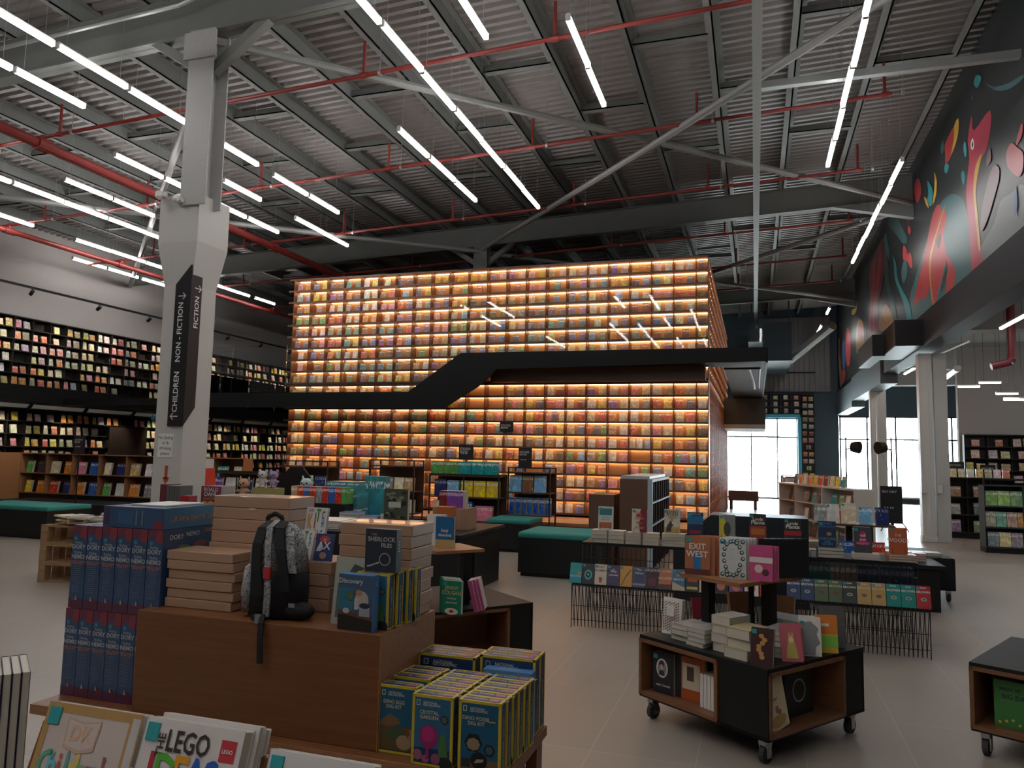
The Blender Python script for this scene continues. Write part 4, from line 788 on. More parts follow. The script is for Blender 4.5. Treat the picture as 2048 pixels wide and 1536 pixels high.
# ---- carts with cube openings
def caster(x, y, r=.045):
    t = G().tube((x-.012, y, r), (x+.012, y, r), r, 14)
    return t
def cart(lb, loc, rz, L=.93, z0=.13, z1=.5, mirror=False):
    t = thing('display_cart', lb, 'cart', loc, rz); h = L/2
    ob('top', G().box(-h, h, -h, h, z1-.03, z1), CHAR, t); ob('bottom', G().box(-h, h, -h, h, z0, z0+.02), CHAR, t)
    ob('side_panel', G().box(.15, h, -h, -h+.02, z0, z1-.03), CHAR, t); ob('side_panel', G().box(h-.02, h, .26, h, z0, z1-.03), CHAR, t)
    ob('side_panel', G().box(-h, h, h-.02, h, z0, z1-.03).box(-h, -h+.02, -h, h, z0, z1-.03).box(-h+.02, .14, -.08, -.06, z0, z1-.03).box(.14, .16, -h+.02, h-.02, z0, z1-.03), CHAR, t)
    def lining(x0, x1, y0, y1, side):
        g = G(); a, b = z0+.012, z1-.02; w = .022
        if side == 'f': g.box(x0, x1, y0, y1, a, a+w).box(x0, x1, y0, y1, b-w, b).box(x0, x0+w, y0, y1, a, b).box(x1-w, x1, y0, y1, a, b).box(x0, x1, y1-.01, y1, a, b)
        else: g.box(x0, x1, y0, y1, a, a+w).box(x0, x1, y0, y1, b-w, b).box(x0, x1, y0, y0+w, a, b).box(x0, x1, y1-w, y1, a, b).box(x0, x0+.01, y0, y1, a, b)
        ob('wood_lining', g, wood('lining_wood', (.22, .10, .045), (.17, .075, .035), .45, 6, 'X'), t)
    lining(-h+.0, .14, -h-.008, -.1, 'f'); lining(.17, h+.008, -h+.01, .26, 's')
    for x, y in ((-h+.06, -h+.06), (h-.06, -h+.06), (h-.06, h-.06), (-h+.06, h-.06)):
        c = ob('caster', G().box(x-.022, x+.022, y-.03, y+.03, .095, z0).box(x-.024, x-.018, y-.02, y+.02, .03, .1).box(x+.018, x+.024, y-.02, y+.02, .03, .1), CHROME, t)
        ob('wheel', G().tube((x-.014, y, .045), (x+.014, y, .045), .045, 14), RUBBER, c)
    return t
def tray(t, z, w, d, cx=0, cy=0, zb=.5):
    ob('tray', G().box(cx-w/2, cx+w/2, cy-d/2, cy+d/2, z-.022, z), OAK, t)
    for x, y, r in ((-.17, -.1, .03), (.16, .06, .03), (-.03, .14, .012), (.02, .2, .012)): ob('post', G().box(cx+x-r, cx+x+r, cy+y-r, cy+y+r, zb, z-.022), BLACK, t)
rzc = R(-36.5); CC = (-.045, 4.955, 0)
t = cart('black wheeled display cart with wood-lined openings and an upper tray, front right', CC, rzc); tray(t, .9, .45, .6, -.01, -.06)
cart('black wheeled display cart cut by the right edge of the picture', (1.76, 5.12, 0), R(-28), .93)
t = cart('black display cart behind the brown table, a green novel on it', (-2.25, 5.5, 0), R(-40), .93); tray(t, .9, .4, .4, .15, -.1)
cart('black wheeled display cart behind the right end of the wire tables', (1.62, 10.6, 0), R(4), 1.1)
Mc = matx(CC, rzc)
def onc(x, y, z): return Mc @ Vector((x, y, z))
def cb(label, lx, ly, z, w, h, t, col, drz=0, **k):
    p = onc(lx, ly, z); return book(label, p.x, p.y, p.z, w, h, t, col, rz=rzc+drz, **k)
# tray books
for i in range(5): cb('orange skyline novel, %s in the row on the cart tray' % (('front one lettered EXIT WEST', 'second', 'third', 'fourth', 'last')[i]), -.13+.012*i, -.32+.032*i, .9, .15, .23, .026, (.42, .15, .07), .5, tilt=.04, title=((('EXIT', .5, .73, .05, 'white'), ('WEST', .5, .53, .05, 'white')) if i == 0 else ()), sticker=i == 0, plaincov=True, group='orange novels on the cart tray', shapes=[((.03, .18, .4), rect(.35, .65, .15, .62)), ((.12, .04, .03), rect(0, 1, 0, .15))] if i == 0 else None)
SW = [(.5+.38*cos(q)*(1-.12*(q % 2)), .5+.42*sin(q)) for q in [i*.37 for i in range(17)]]+[(.12, .1), (.88, .1), (.12, .92), (.88, .92), (.3, .08), (.68, .94)]
swirl = [((.03, .1, .13), circ(u, v, .08, 10, .055)) for u, v in SW]+[((.55, .62, .6), circ(u+.01, v+.01, .045, 9, .028)) for u, v in SW]
for i in range(4): cb('white book with blue wave swirls, %s on the cart tray' % ORD[i], .07, -.24+.03*i, .9, .155, .235, .028, (.6, .62, .6), .5, tilt=.04, shapes=swirl if i == 0 else None, sticker=i == 0, plaincov=True, group='swirl-patterned books on the cart tray')
for i in range(3): cb('pink and white novel, %s in the row on the cart tray' % ORD[i], .215, -.17+.028*i, .9, .13, .2, .025, (.55, .08, .22), .45, tilt=.06, shapes=[((.7, .65, .6), rect(0, 1, .52, .68)), ((.65, .55, .45), circ(.4, .35, .18, 12, .12)), ((.1, .03, .04), circ(.7, .25, .15, 10, .1))] if i == 0 else None, sticker=False, plaincov=True, group='pink novels on the cart tray')
for i in range(5): cb('black hardback, %s in the upright row at the tray end' % ORD[i], .17+.018*i, -.02+.045*i, .9, .13, .23, .03, (.012, .012, .014), .95, tilt=.02, sticker=False, plaincov=True, group='black hardbacks on the cart tray')
# books on the cart top
dots = [((.22, .09, .05), circ(.12+.11*(i % 8), .1+.075*(i//8)+(.03 if i % 2 else 0), .035, 8, .025)) for i in range(88)]
cb('white book with brown leaf dots leaning at the left end of the cart', -.36, -.3, .5, .14, .22, .03, 'white', .15, tilt=.12, shapes=dots+[('white', rect(.3, .7, .5, .8))], sticker=False, plaincov=True)
cb('dark red hardback leaning on a wire easel, left end of the cart', -.27, -.08, .5, .14, .22, .02, 'maroon', 1.0, tilt=.3, sticker=False, plaincov=True)
cb('brown hardback seen from behind at the back of the cart', -.2, .22, .5, .17, .24, .03, 'brown', 1.2, tilt=.2, sticker=False, plaincov=True)
cb('brown hardback on an easel by the back post of the cart', -.02, .32, .5, .18, .24, .03, 'brown', .3, tilt=.25, sticker=False, plaincov=True)
def cstack(lb, lx, ly, n, w, h, t, col, drz, z=.5, grp=None, jit=.01):
    for i in range(n):
        nm = 'bottom' if i == 0 else ('top' if i == n-1 else ORD[i]); p = onc(lx+random.uniform(-jit, jit), ly+random.uniform(-jit, jit), z+i*t)
        book(lb % nm, p.x, p.y, p.z, w, h, t-.0008, col, rz=rzc+drz, lie=True, sticker=False, plaincov=True, group=grp)
cstack('grey paperback lying at the left front of the cart, %s of its pile', -.22, -.38, 3, .13, .2, .033, 'grey', 0, grp='left pile on the cart')
cstack('cream-edged paperback lying in the second pile on the cart, %s one', -.07, -.4, 4, .13, .2, .026, 'grey', 0, grp='second pile on the cart')
cstack('thick white paperback in the third pile on the cart, %s one', .09, -.37, 4, .13, .19, .05, (.4, .35, .28), 0, grp='third pile on the cart')
cstack('thick cream paperback in the front corner pile of the cart, %s one', .24, -.42, 3, .15, .2, .055, (.45, .38, .2), .05, grp='front corner pile on the cart')
cstack('large dark magazine lying behind the piles on the cart, %s one', -.12, -.15, 3, .28, .2, .03, 'grey', .3, grp='magazines on the cart')
cstack('grey box-like album under the cart tray, %s one', .1, .15, 3, .24, .2, .045, 'grey', .1, grp='albums under the tray')
cstack('bright red album under the cart tray, %s one', .27, .2, 3, .2, .2, .04, 'red', .1, grp='red albums under the tray')
cstack('slim green-edged paperback in the pile behind the dragon book, %s one', .33, -.2, 5, .16, .2, .03, 'grey', .2, grp='pile behind the dragon book')
drag = [((.5, .25, .08), circ(.45+.2*cos(q*1.3)*(.3+q*.1), .25+.09*q, .12, 10, .06)) for q in range(7)]
cb('dark brown book with a golden dragon leaning at the cart corner', .41, -.44, .5, .12, .2, .025, (.05, .022, .02), .35, tilt=.16, shapes=drag, plaincov=True)
for i in range(3): cb('pink comic book with a crowned figure, %s of its leaning row' % ORD[i], .44-.015*i, -.2+.028*i, .5, .11, .19, .022, (.5, .12, .15), .75, tilt=.16, roll=-.06, shapes=[((.5, .4, .1), [(.2, .1), (.8, .1), (.65, .6), (.35, .6)]), ((.75, .6, .45), circ(.5, .62, .13, 12, .09)), ((.6, .4, .05), [(.35, .7), (.42, .85), (.5, .72), (.58, .85), (.65, .7)])] if i == 0 else None, sticker=False, plaincov=True, group='pink comics on the cart')
for i in range(4): cb('white book with a grey head silhouette, %s of its leaning row' % ORD[i], .42-.02*i, .0+.03*i, .5, .12, .2, .024, 'white', .8, tilt=.12, shapes=[('grey', [(0, .02), (.7, .02), (.75, .25), (.95, .35), (.8, .6), (.9, .75), (.55, .95), (0, .9)])] if i == 0 else None, sticker=i == 0, plaincov=True, group='silhouette books on the cart')
cb('yellow and orange book leaning next to the silhouette books', .43, .15, .5, .12, .21, .02, 'yellow', .8, tilt=.12, shapes=[('orange', rect(0, 1, .5, 1)), ('lime', rect(0, 1, .15, .45)), ('white', rect(.25, .6, .7, .78))], sticker=False, plaincov=True)
for i in range(4): cb('grey book turned backwards at the right end of the cart, %s in its row' % ORD[i], .38-.02*i, .3+.03*i, .5, .14, .22, .026, (.12, .12, .115), .85, tilt=.14, sticker=False, plaincov=True, group='grey books at the right end of the cart')
# books inside the cart openings
for i in range(2): cb('black hardback with an oval portrait in the left cart opening, %s' % ('front one', 'one behind it')[i], -.33+.05*i, -.4+.03*i, .165, .15, .24, .06, (.02, .022, .03), .15, title=((('with Conrad', .5, .2, .02, 'white'),) if i == 0 else ()), shapes=[('white', circ(.45, .62, .28, 16, .24)), ('grey', circ(.45, .62, .22, 16, .2)), ('black', circ(.43, .72, .12, 12, .09)), ((.5, .45, .4), circ(.43, .64, .08, 12, .08)), ('black', [(.28, .45), (.6, .45), (.52, .57), (.36, .57)])] if i == 0 else None, plaincov=True, sticker=i == 0, group='portrait hardbacks in the left opening')
cb('orange-bordered book standing in the left cart opening', -.13, -.36, .165, .16, .25, .03, (.45, .09, .02), .15, shapes=[((.6, .5, .38), rect(.05, .8, .25, .85)), ((.1, .06, .04), rect(.25, .55, .45, .78))], plaincov=True, sticker=False)
for i in range(4): cb('slim white volume in the left cart opening, %s from left' % ORD[i], -.03+.026*i, -.4, .165, .022, .19, .12, 'white', 0, plaincov=True, sticker=False, group='slim white volumes')
cb('cream picture book leaning in the right cart opening, rabbit painting', .44, -.32, .165, .17, .27, .015, 'cream', pi/2, tilt=.05, roll=-.2, title=(('ce', .3, .75, .03, 'brown'), ('tter', .45, .62, .03, 'brown')), shapes=[((.45, .3, .1), circ(.5, .18, .4, 16, .12)), ((.25, .2, .15), circ(.5, .4, .09, 10, .08)), ((.4, .1, .08), circ(.62, .34, .08, 10, .05))], plaincov=True, sticker=False)
cb('dark book with grey rings deep inside the right cart opening', .36, -.02, .165, .26, .27, .03, (.012, .02, .018), pi/2, tilt=.05, roll=.0, shapes=[('grey', circ(.5, .5, .24, 20, .24)), ((.012, .02, .018), circ(.5, .5, .2, 20, .2))], plaincov=True, sticker=False)
p = matx((1.76, 5.12, 0), R(-28)) @ Vector((-.24, -.38, .165)); book('green paperback lettered BIG DATA in the cut-off right cart', p.x, p.y, p.z, .26, .25, .03, (.05, .2, .05), rz=R(-28), title=(('MAN VS', .3, .82, .028, 'black'), ('BIG DATA', .45, .66, .035, 'black')), shapes=[('yellow', circ(.1+.12*i, .1+.04*(i % 3), .03, 8, .03)) for i in range(7)], plaincov=True, sticker=False)
# green novel and blue novel on the second cart
book('green novel with gold lettering on the cart behind the brown table', -2.0, 4.93, .5, .15, .225, .03, (.02, .22, .13), title=(('JENNY', .5, .78, .036, (.6, .5, .2)), ('COLGAN', .5, .63, .036, (.6, .5, .2)), ('Christmas', .5, .47, .018, 'white'), ('Island Hotel', .5, .34, .018, 'white')), shapes=[('white', circ(.5, .08, .35, 14, .1)), ('red', circ(.5, .08, .12, 10, .05))], plaincov=True, rz=-.1)
for i in range(3): book('green novel in the row behind the gold-lettered one, %s one' % ORD[i], -2.03-.02*i, 4.98+.035*i, .5, .15, .225, .03, (.03, .16, .1), plaincov=True, sticker=False, rz=-.1, group='green novels behind')
for i in range(3): book('pink-edged paperback leaning at the right of the green novels, %s one' % ORD[i], -1.86+.01*i, 5.05+.04*i, .5, .03, .22, .15, (.4, .06, .2), plaincov=True, sticker=False, rz=.2, roll=-.25, group='leaning pink paperbacks')
book('blue novel with sandy foot standing on the small wooden tray', -2.22, 5.3, .9, .15, .225, .03, (.02, .13, .3), title=(('lucy', .5, .55, .035, 'white'), ('diamond', .5, .4, .03, 'white')), shapes=[((.5, .35, .15), rect(0, 1, 0, .25))], plaincov=True, sticker=False)
book('white paperback behind the blue novel on the wooden tray', -2.32, 5.36, .9, .15, .235, .04, 'white', plaincov=True, sticker=False)
# ---- wire tables
def wire(lb, x0, x1, y, d, z0, z1, pitch=.034, lb2=None):
    t = thing('wire_table', lb, 'table', (x0, y, 0)); w = x1-x0; n = int(w/pitch); WR = FR
    for yy, nm in ((0, 'wire_front'), (d, 'wire_back')):
        g = G()
        for i in range(n): a = i*pitch; g.tube((a, yy+(.0 if i % 2 else .02), z1), (a+pitch*.5, yy+.05, z0), .0042, 4).tube((a+pitch*.5, yy+.05, z0), (a+pitch, yy, z1), .0042, 4)
        for z in (z0+.09*(z1-z0)*2, z0+.5*(z1-z0), z1-.02): g.tube((0, yy+.01, z), (w, yy+.01, z), .004, 4)
        g.tube((0, yy, z0), (0, yy, z1), .005, 4).tube((w, yy, z0), (w, yy, z1), .005, 4)
        ob(nm, g, WR, t)
    return t
t = wire('black zigzag wire book table, left one', -1.66, -.17, 7.1, .75, 0, .4)
ob('ledge', G().box(0, 1.49, .02, .2, .385, .40), BLACK, t); ob('top', G().box(0, 1.49, .42, .95, .72, .745), BLACK, t); ob('wire_riser', G().box(0, .01, .42, .43, .4, .72), FR, t)
g = G()
for i in range(34): g.tube((.045*i, .4, .42), (.045*i+.01, .4, .72), .0042, 4)
g.tube((0, .4, .6), (1.49, .4, .6), .004, 4); ob('wire_front', g, FR, t)
t = wire('black zigzag wire book table, right one', -.14, 1.36, 7.1, .75, 0, .4)
ob('ledge', G().box(0, 1.5, .02, .2, .385, .40), BLACK, t); ob('top', G().box(0, 1.5, .42, .95, .70, .725), BLACK, t)
g = G()
for i in range(34): g.tube((.045*i, .4, .42), (.045*i+.01, .4, .7), .0042, 4)
g.tube((0, .4, .6), (1.49, .4, .6), .004, 4); ob('wire_front', g, FR, t)
for i in range(26):
    cn = 'teal' if i < 8 else ('brown' if i < 14 else 'navy'); c0 = {'teal': (.01, .05, .05), 'brown': (.09, .07, .05), 'navy': (.012, .018, .04)}[cn]
    b = lk('book', flatbook(.036, .24, .16), None, (.36+.038*i, 7.55, .43), (0, 0, 0), c0); tag(b, 'dark %s spine behind the right wire table, %s from left' % (cn, ORD[i] if i < 24 else ('twenty-fifth', 'twenty-sixth')[i-24]), 'book', 'dark spines behind the wires')
lib = G().box(.3, 1.36, 7.53, 7.8, .40, .43); one('spine_shelf', 'thin black shelf carrying dark spines in the right wire table', 'shelf', lib, BLACK)
FB = [('teal sea book', 'teal', [('sky', rect(0, 1, .3, .4)), ((.5, .3, .15), circ(.8, .5, .2, 10, .08))], ''), ('black book with a turquoise ring', 'black', [((.05, .5, .45), circ(.5, .45, .33, 18, .24)), ('black', circ(.5, .45, .22, 18, .16)), ((.3, .5, .45), [(.4, .5), (.6, .5), (.5, .38)])], ''), ('cream THAT WOMAN book with a red cup', (.55, .52, .42), [('red', [(.35, .35), (.65, .35), (.6, .12), (.4, .12)])], 'THAT|WOMAN'), ('purple book with turquoise script', (.07, .05, .12), [((.3, .25, .25), circ(.5, .75, .12, 8, .08))], '|Dirty|Lemons'), ('orange ANNIVERSARY book with diagonal lettering', (.6, .3, .06), [('black', [(.1, .05), (.16, .05), (.56, .55), (.5, .55)]), ('black', [(.5, .55), (.9, .85), (.9, .8), (.54, .5)])], ''), ('slate blue book, THE OTHERS', (.04, .06, .13), [((.25, .28, .32), rect(0, 1, .1, .2))], 'The|Others'), ('dark maroon book with white author line', (.05, .02, .025), [((.12, .03, .05), rect(.2, .8, .15, .5))], 'LISA JOYCE'), ('orange sunset book, BALLISTIC', (.5, .16, .06), [((.1, .05, .05), rect(0, 1, 0, .25))], 'DELANEY||BALLISTIC'), ('blue BEACH book with sand below', (.06, .16, .25), [((.5, .42, .3), [(0, 0), (1, 0), (1, .15), (0, .4)])], '|THE|BEACH'), ('black book with red and yellow lettering', 'black', [((.45, .05, .04), rect(.15, .9, .45, .6)), ((.5, .4, .05), rect(.1, .95, .1, .22))], 'DON|TURN')]
for i, (d, c, sh, ti) in enumerate(FB):
    tl = [(s, .5, .86-.17*j, .028, (.3, .08, .04) if 'cream' in d else (.6, .6, .55)) for j, s in enumerate(ti.split('|')) if s]
    book('%s, %s in the left wire table front row' % (d, ORD[i]), -1.635+.12*i, 7.13, .402, .113, .19, .03, c, tilt=.28, title=tl, shapes=sh, plaincov=True, group='front row of the left wire table')
for i, (cn, ti) in enumerate((('cream', ''), ('black', 'WINE'), ('purple', ''), ('white', ''), ('red', ''))):
    book('%s novel in the wire table front row behind the cart, %s of five' % (cn, ORD[i]), -.43+.13*i, 7.13, .402, .118, .19, .025, cn, tilt=.28, title=[(ti, .5, .8, .03, 'white')] if ti else (), plaincov=True, shapes=[((.5, .2, .1), circ(.5, .35, .3, 12, .2))], group='front row behind the cart')
BR_ = [((.03, .06, .15), 'navy'), ((.03, .06, .15), 'navy'), ((.09, .14, .07), 'green'), ((.09, .14, .07), 'green'), ((.04, .045, .045), 'black'), ((.5, .33, .12), 'tan'), ((.5, .33, .12), 'tan'), ((.01, .26, .22), 'teal'), ((.01, .26, .22), 'teal'), ((.45, .03, .04), 'red')]
for i, (c, n) in enumerate(BR_):
    book('%s thriller with white lettering in the right wire table front row, %s from left' % (n, ORD[i]), .31+.113*i, 7.13, .402, .108, .185, .03, c, tilt=.28, title=(('DAN', .5, .9, .02, 'white'), ('BROWN', .5, .72, .027, (.65, .55, .35) if n in ('tan', 'green') else 'white')), shapes=[((.2, .05, .04) if n == 'green' else ((.25, .12, .05) if n == 'tan' else (.4, .4, .38)), circ(.5, .4, .22, 12, .08)), ((.1, .1, .1), circ(.5, .4, .1, 10, .04))], plaincov=True, group='front row of the right wire table')
# stacks and standing titles on the upper deck
UP = [(-1.44, .87, 'white book with teal and red picture bands', (.6, .6, .56), [((.03, .2, .2), rect(.08, .92, .62, .92)), ((.45, .12, .05), rect(.08, .92, .06, .32))], [('STEPHEN', .5, .52, .022, 'grey'), ('MARTIN', .5, .42, .022, 'grey')], 3, (.55, .53, .5), 2),
 (-1.1, .86, 'cream book with dark red figure', (.62, .56, .45), [('maroon', [(.55, 0), (1, 0), (1, 1), (.6, 1), (.5, .8), (.6, .6), (.45, .4)]), ((.5, .03, .03), circ(.48, .72, .22, 8, .08))], [('The', .4, .83, .04, (.4, .2, .15)), ('Other', .5, .6, .04, (.4, .2, .15)), ('Mrs', .5, .4, .04, (.4, .2, .15)), ('Miller', .5, .2, .04, (.5, .3, .2))], 3, (.55, .45, .38), 2),
 (-.78, .87, 'cream book with a soldier silhouette', (.6, .57, .45), [((.45, .33, .12), rect(0, 1, 0, .25)), ((.07, .05, .04), [(.1, .05), (.2, .35), (.3, .4), (.35, .5), (.45, .5), (.5, .38), (.6, .33), (.45, .22), (.45, .05)])], [('CHRIS', .5, .88, .042, (.12, .1, .06)), ('RYAN', .5, .76, .042, (.12, .1, .06)), ('ZERO', .5, .64, .03, (.45, .1, .06)), ('22', .5, .54, .03, (.12, .1, .06))], 4, (.6, .55, .4), 1),
 (-.56, .85, 'dark blue night-scene book', (.015, .03, .07), [((.02, .15, .3), rect(0, 1, .5, .85)), ((.25, .03, .05), rect(.1, .9, .1, .25))], [('SAM BLAKE', .5, .92, .022, 'sky')], 2, (.08, .03, .03), 1),
 (-.26, .84, 'grey book with a yellow figure', (.22, .23, .22), [((.55, .5, .05), [(0, 0), (.5, 0), (.4, .7), (.2, 1), (0, 1)]), ((.06, .06, .05), circ(.5, .4, .22, 12, .3))], [], 2, (.45, .4, .06), 1),
 (.02, .86, 'black book with orange lower half', (.03, .025, .03), [((.35, .05, .03), rect(0, 1, 0, .5)), ((.45, .15, .03), rect(.1, .9, .15, .4))], [('Lynda', .5, .78, .04, 'white'), ('Plante', .5, .64, .05, 'white')], 3, (.08, .03, .03), 1),
 (.33, .83, 'black book with a red band', (.03, .025, .025), [((.4, .02, .03), rect(0, 1, .32, .5))], [('Lynda', .5, .8, .04, 'white'), ('Plante', .5, .66, .05, 'white')], 3, (.25, .09, .06), 1),
 (.63, .82, 'navy book lettered FORTUNE AND GLORY', (.015, .035, .09), [((.35, .2, .1), circ(.6, .5, .15, 10, .08))], [('JANET', .5, .9, .032, (.08, .2, .45)), ('EVANOVICH', .5, .78, .026, (.08, .2, .45)), ('FORTUNE', .5, .3, .03, (.1, .3, .5)), ('AND', .5, .19, .024, (.1, .3, .5)), ('GLORY', .5, .09, .03, (.1, .3, .5))], 3, (.02, .04, .08), 1),
 (.93, .78, 'grey book with a pink dress-shaped bust', (.06, .065, .075), [((.5, .03, .16), [(.2, .3), (.35, .6), (.3, .72), (.42, .85), (.58, .85), (.7, .72), (.65, .6), (.8, .3)])], [('call', .5, .68, .035, 'white'), ('your', .5, .52, .028, 'white'), ('daughter', .5, .38, .032, 'pink')], 2, (.55, .55, .52), 1),
 (1.22, .79, 'orange book lettered THE WOODS', (.5, .12, .04), [], [('THE', .5, .7, .03, (.8, .6, .5)), ('WOODS', .5, .5, .046, 'white')], 3, (.42, .13, .06), 1)]
for i, (x, zb, d, c, sh, ti, n, sc, two) in enumerate(UP):
    zt = .747 if x < -.17 else .727; tk = (zb-zt)/n
    for q in range(two):
        for k in range(n):
            xx = x+(.17*q-.05 if two == 2 else .02)
            book('%s lying copy, %s pile%s' % (('lowest', 'second', 'third', 'fourth')[k], 'under the '+d.split(',')[0], (' (left)', ' (right)')[q] if two == 2 else ''), xx, 7.53+random.uniform(0, .02), zt+tk*k, .155 if two == 2 else .22, .15, tk-.0008, sc, rz=random.uniform(-.05, .05), lie=True, plaincov=True, sticker=False, group='stacks on the wire tables', title=(('CHRIS RYAN', .4, -.001, .001, 'black'),) if False else ())
    b = book('%s standing on its stack on the wire tables' % d, x, 7.6, zb+.001, .15, .23, .03, c, tilt=.1, shapes=sh, title=ti, plaincov=True, sticker=True, rz=.0)
    ob('wire_stand', G().path([(-.05, -.012, .0), (-.05, -.012, .04), (-.05, .05, .0), (.05, .05, 0), (.05, -.012, .04), (.05, -.012, 0)], .002, 4), FR, b)
# self help stand, trays and books
t = thing('book_stand', 'two-tier black book stand beside the SELF HELP sign', 'stand', (.65, 9.6, 0))
ob('tray', G().box(0, .85, -.12, .25, .87, .89), BRSH, t); ob('post', G().box(.35, .42, .05, .12, .5, .87), BLACK, t); ob('post', G().box(.6, .63, -.02, .01, .5, .87), BLACK, t); ob('base', G().box(-.08, 1.3, -.3, .42, .46, .5).box(-.03, 1.25, -.25, .40, 0, .46), BLACK, t)
for k, (x, cn, w, h) in enumerate(((.72, 'grey', .14, .2), (.86, 'white', .14, .22), (1.02, 'cream', .16, .24), (1.2, 'sky', .14, .2), (1.38, 'navy', .14, .2), (.95, 'red', .13, .19))):
    book('%s book on the upper tray by the SELF HELP sign, %s listed from left' % (cn, ORD[k]), x, 9.56 if k < 5 else 9.68, .891, w, h, .03, cn, rz=random.uniform(-.3, .3), tilt=.14, group='books on the self help tray')
k = 0
for (x, y, n, cn) in ((.67, 9.4, 3, 'cream'), (.88, 9.45, 4, 'grey'), (1.3, 9.45, 3, 'cream'), (1.62, 9.7, 2, 'white'), (1.75, 9.62, 3, 'red'), (.68, 9.75, 5, 'tan')):
    for i in range(n): k += 1; book('%s paperback in the %s pile on the self help base, layer %s' % (cn, ORD[((.67, 9.4), (.88, 9.45), (1.3, 9.45), (1.62, 9.7), (1.75, 9.62), (.68, 9.75)).index((x, y))], ORD[i]), x, y, .501+.03*i, .15, .2, .029, cn, lie=True, plaincov=True, sticker=False, rz=random.uniform(-.15, .15), group='piles on the self help base')
for k, cn in enumerate(('blue', 'sky', 'red')): book('%s book standing on the self help base under the tray' % cn, 1.0+.16*k, 9.5, .501, .15, .2, .03, cn, tilt=.1, rz=.15)
p = matx((1.62, 10.6, 0), R(4)) @ Vector((.5, -.2, .15)); book('lime green book inside the cart behind the wire tables', p.x-.03, p.y-.2, p.z, .16, .22, .02, 'lime', rz=R(60), plaincov=True)
for k in range(4): book('white paperback lying at the right end of the rear cart, %s one' % ORD[k], 1.55+.16*k, 10.2+.02*k, .501, .15, .22, .035, 'white', lie=True, plaincov=True, sticker=False, group='white paperbacks on the rear cart')
# ---- centre table with toy boxes and book piles
one('display_table', 'black display table carrying blue book piles and turquoise boxes', 'table', G().box(-5.35, -3.1, 7.85, 9.4, .66, .70).box(-5.3, -3.15, 7.9, 9.35, .0, .66), BLACK, bevel=.004)
k = 0
for j, (x, n) in enumerate(((-4.6, 5), (-4.33, 4), (-4.06, 5), (-3.82, 3))):
    for i in range(n): book('blue activity book in the %s pile on the centre table, layer %s' % (ORD[j], ORD[i]), x, 8.02, .701+.036*i, .24, .2, .035, ('blue', 'sky', 'teal', 'blue')[(i+j) % 4], lie=True, sticker=False, rz=random.uniform(-.1, .1), group='activity book piles')
book('camouflage-patterned notebook with a white label on the centre table', -3.92, 7.89, .80, .30, .38, .05, (.06, .07, .045), title=(), shapes=[((.2, .22, .15), circ(random.random()*.8+.1, random.random()*.8+.1, .12, 7, .05)) for _ in range(14)]+[((.012, .015, .01), circ(random.random()*.8+.1, random.random()*.8+.1, .1, 7, .05)) for _ in range(10)]+[((.5, .5, .45), rect(.2, .72, .45, .62))], plaincov=True, sticker=False, cat='notebook')
one('wooden_block', 'low wooden block under the camouflage-patterned notebook', 'block', G().box(-4.1, -3.74, 7.86, 7.99, .702, .798), OAK)
t = thing('orange_box', 'tall orange gift box with a yellow round label on the centre table', 'box', (-3.33, 7.9, .701)); ob('carton', G().box(-.1, .1, 0, .14, 0, .30), mat('orange_board', (.42, .12, .02), .45), t); ob('label', G().prism(circ(-.02, .14, .05, 16), -.002, 0), mat('yellow_label', (.45, .36, .04), .5), t)
for j, (x, y, z, w, h, d) in enumerate(((-5.02, 8.5, .701, .5, .2, .3), (-4.98, 8.5, .902, .44, .17, .28), (-5.0, 8.5, 1.073, .42, .14, .26), (-4.75, 8.8, 1.0, .3, .3, .2))):
    if j == 3: z = .701; y = 8.95
    tbox('gift_box', 'turquoise boxed set on the centre table, %s' % ('bottom of the stack', 'middle of the stack', 'top of the stack', 'upright one behind the stack')[j], x, y, z, w, h if j < 3 else .58, d if j < 3 else .12, (.06, .27, .29), group='turquoise boxed sets')
for k in range(6): b = lk('book', flatbook(.05, .2, .17), None, (-3.62+.052*k, 8.5, .95), (0, 0, 0), PAL['purple' if k > 1 else 'maroon']); tag(b, '%s spine in the purple boxed row on the centre table, %s one' % ('purple' if k > 1 else 'maroon', ORD[k]), 'book', 'purple boxed row')
one('carton_riser', 'brown carton under the purple boxed row on the centre table', 'carton', G().box(-3.7, -3.25, 8.45, 8.75, .701, .949), KRAFT)
for k in range(8): book('white magazine lying behind the brown carton stack, %s layer' % ORD[k], -2.55+.22*(k % 2), 4.15, 1.121+.012*(k//2), .2, .27, .011, 'white', lie=True, sticker=False, plaincov=True, rz=.1, group='white magazines')
one('riser_table', 'dark plinth table holding white magazines behind the carton stacks', 'table', G().box(-2.75, -2.15, 4.05, 4.55, 0, 1.12), BLACK)
for k in range(9): tbox('red_box', 'red-topped boxed toy in the row behind the cartons, %s from left' % ORD[k], -5.55+.09*k, 8.3, .95, .085, .2, .15, ('tan', 'red', 'blue', 'red', 'grey', 'red', 'blue', 'red', 'green')[k], group='red-topped boxes')
one('display_table', 'dark display table under the plush toys and red-topped boxes', 'table', G().box(-6.6, -5.4, 8.2, 9.2, 0, .948), BLACK); one('riser_box', 'black riser under the right end of the red-topped boxes', 'riser', G().box(-5.34, -4.8, 8.26, 8.47, .701, .948), BLACK)
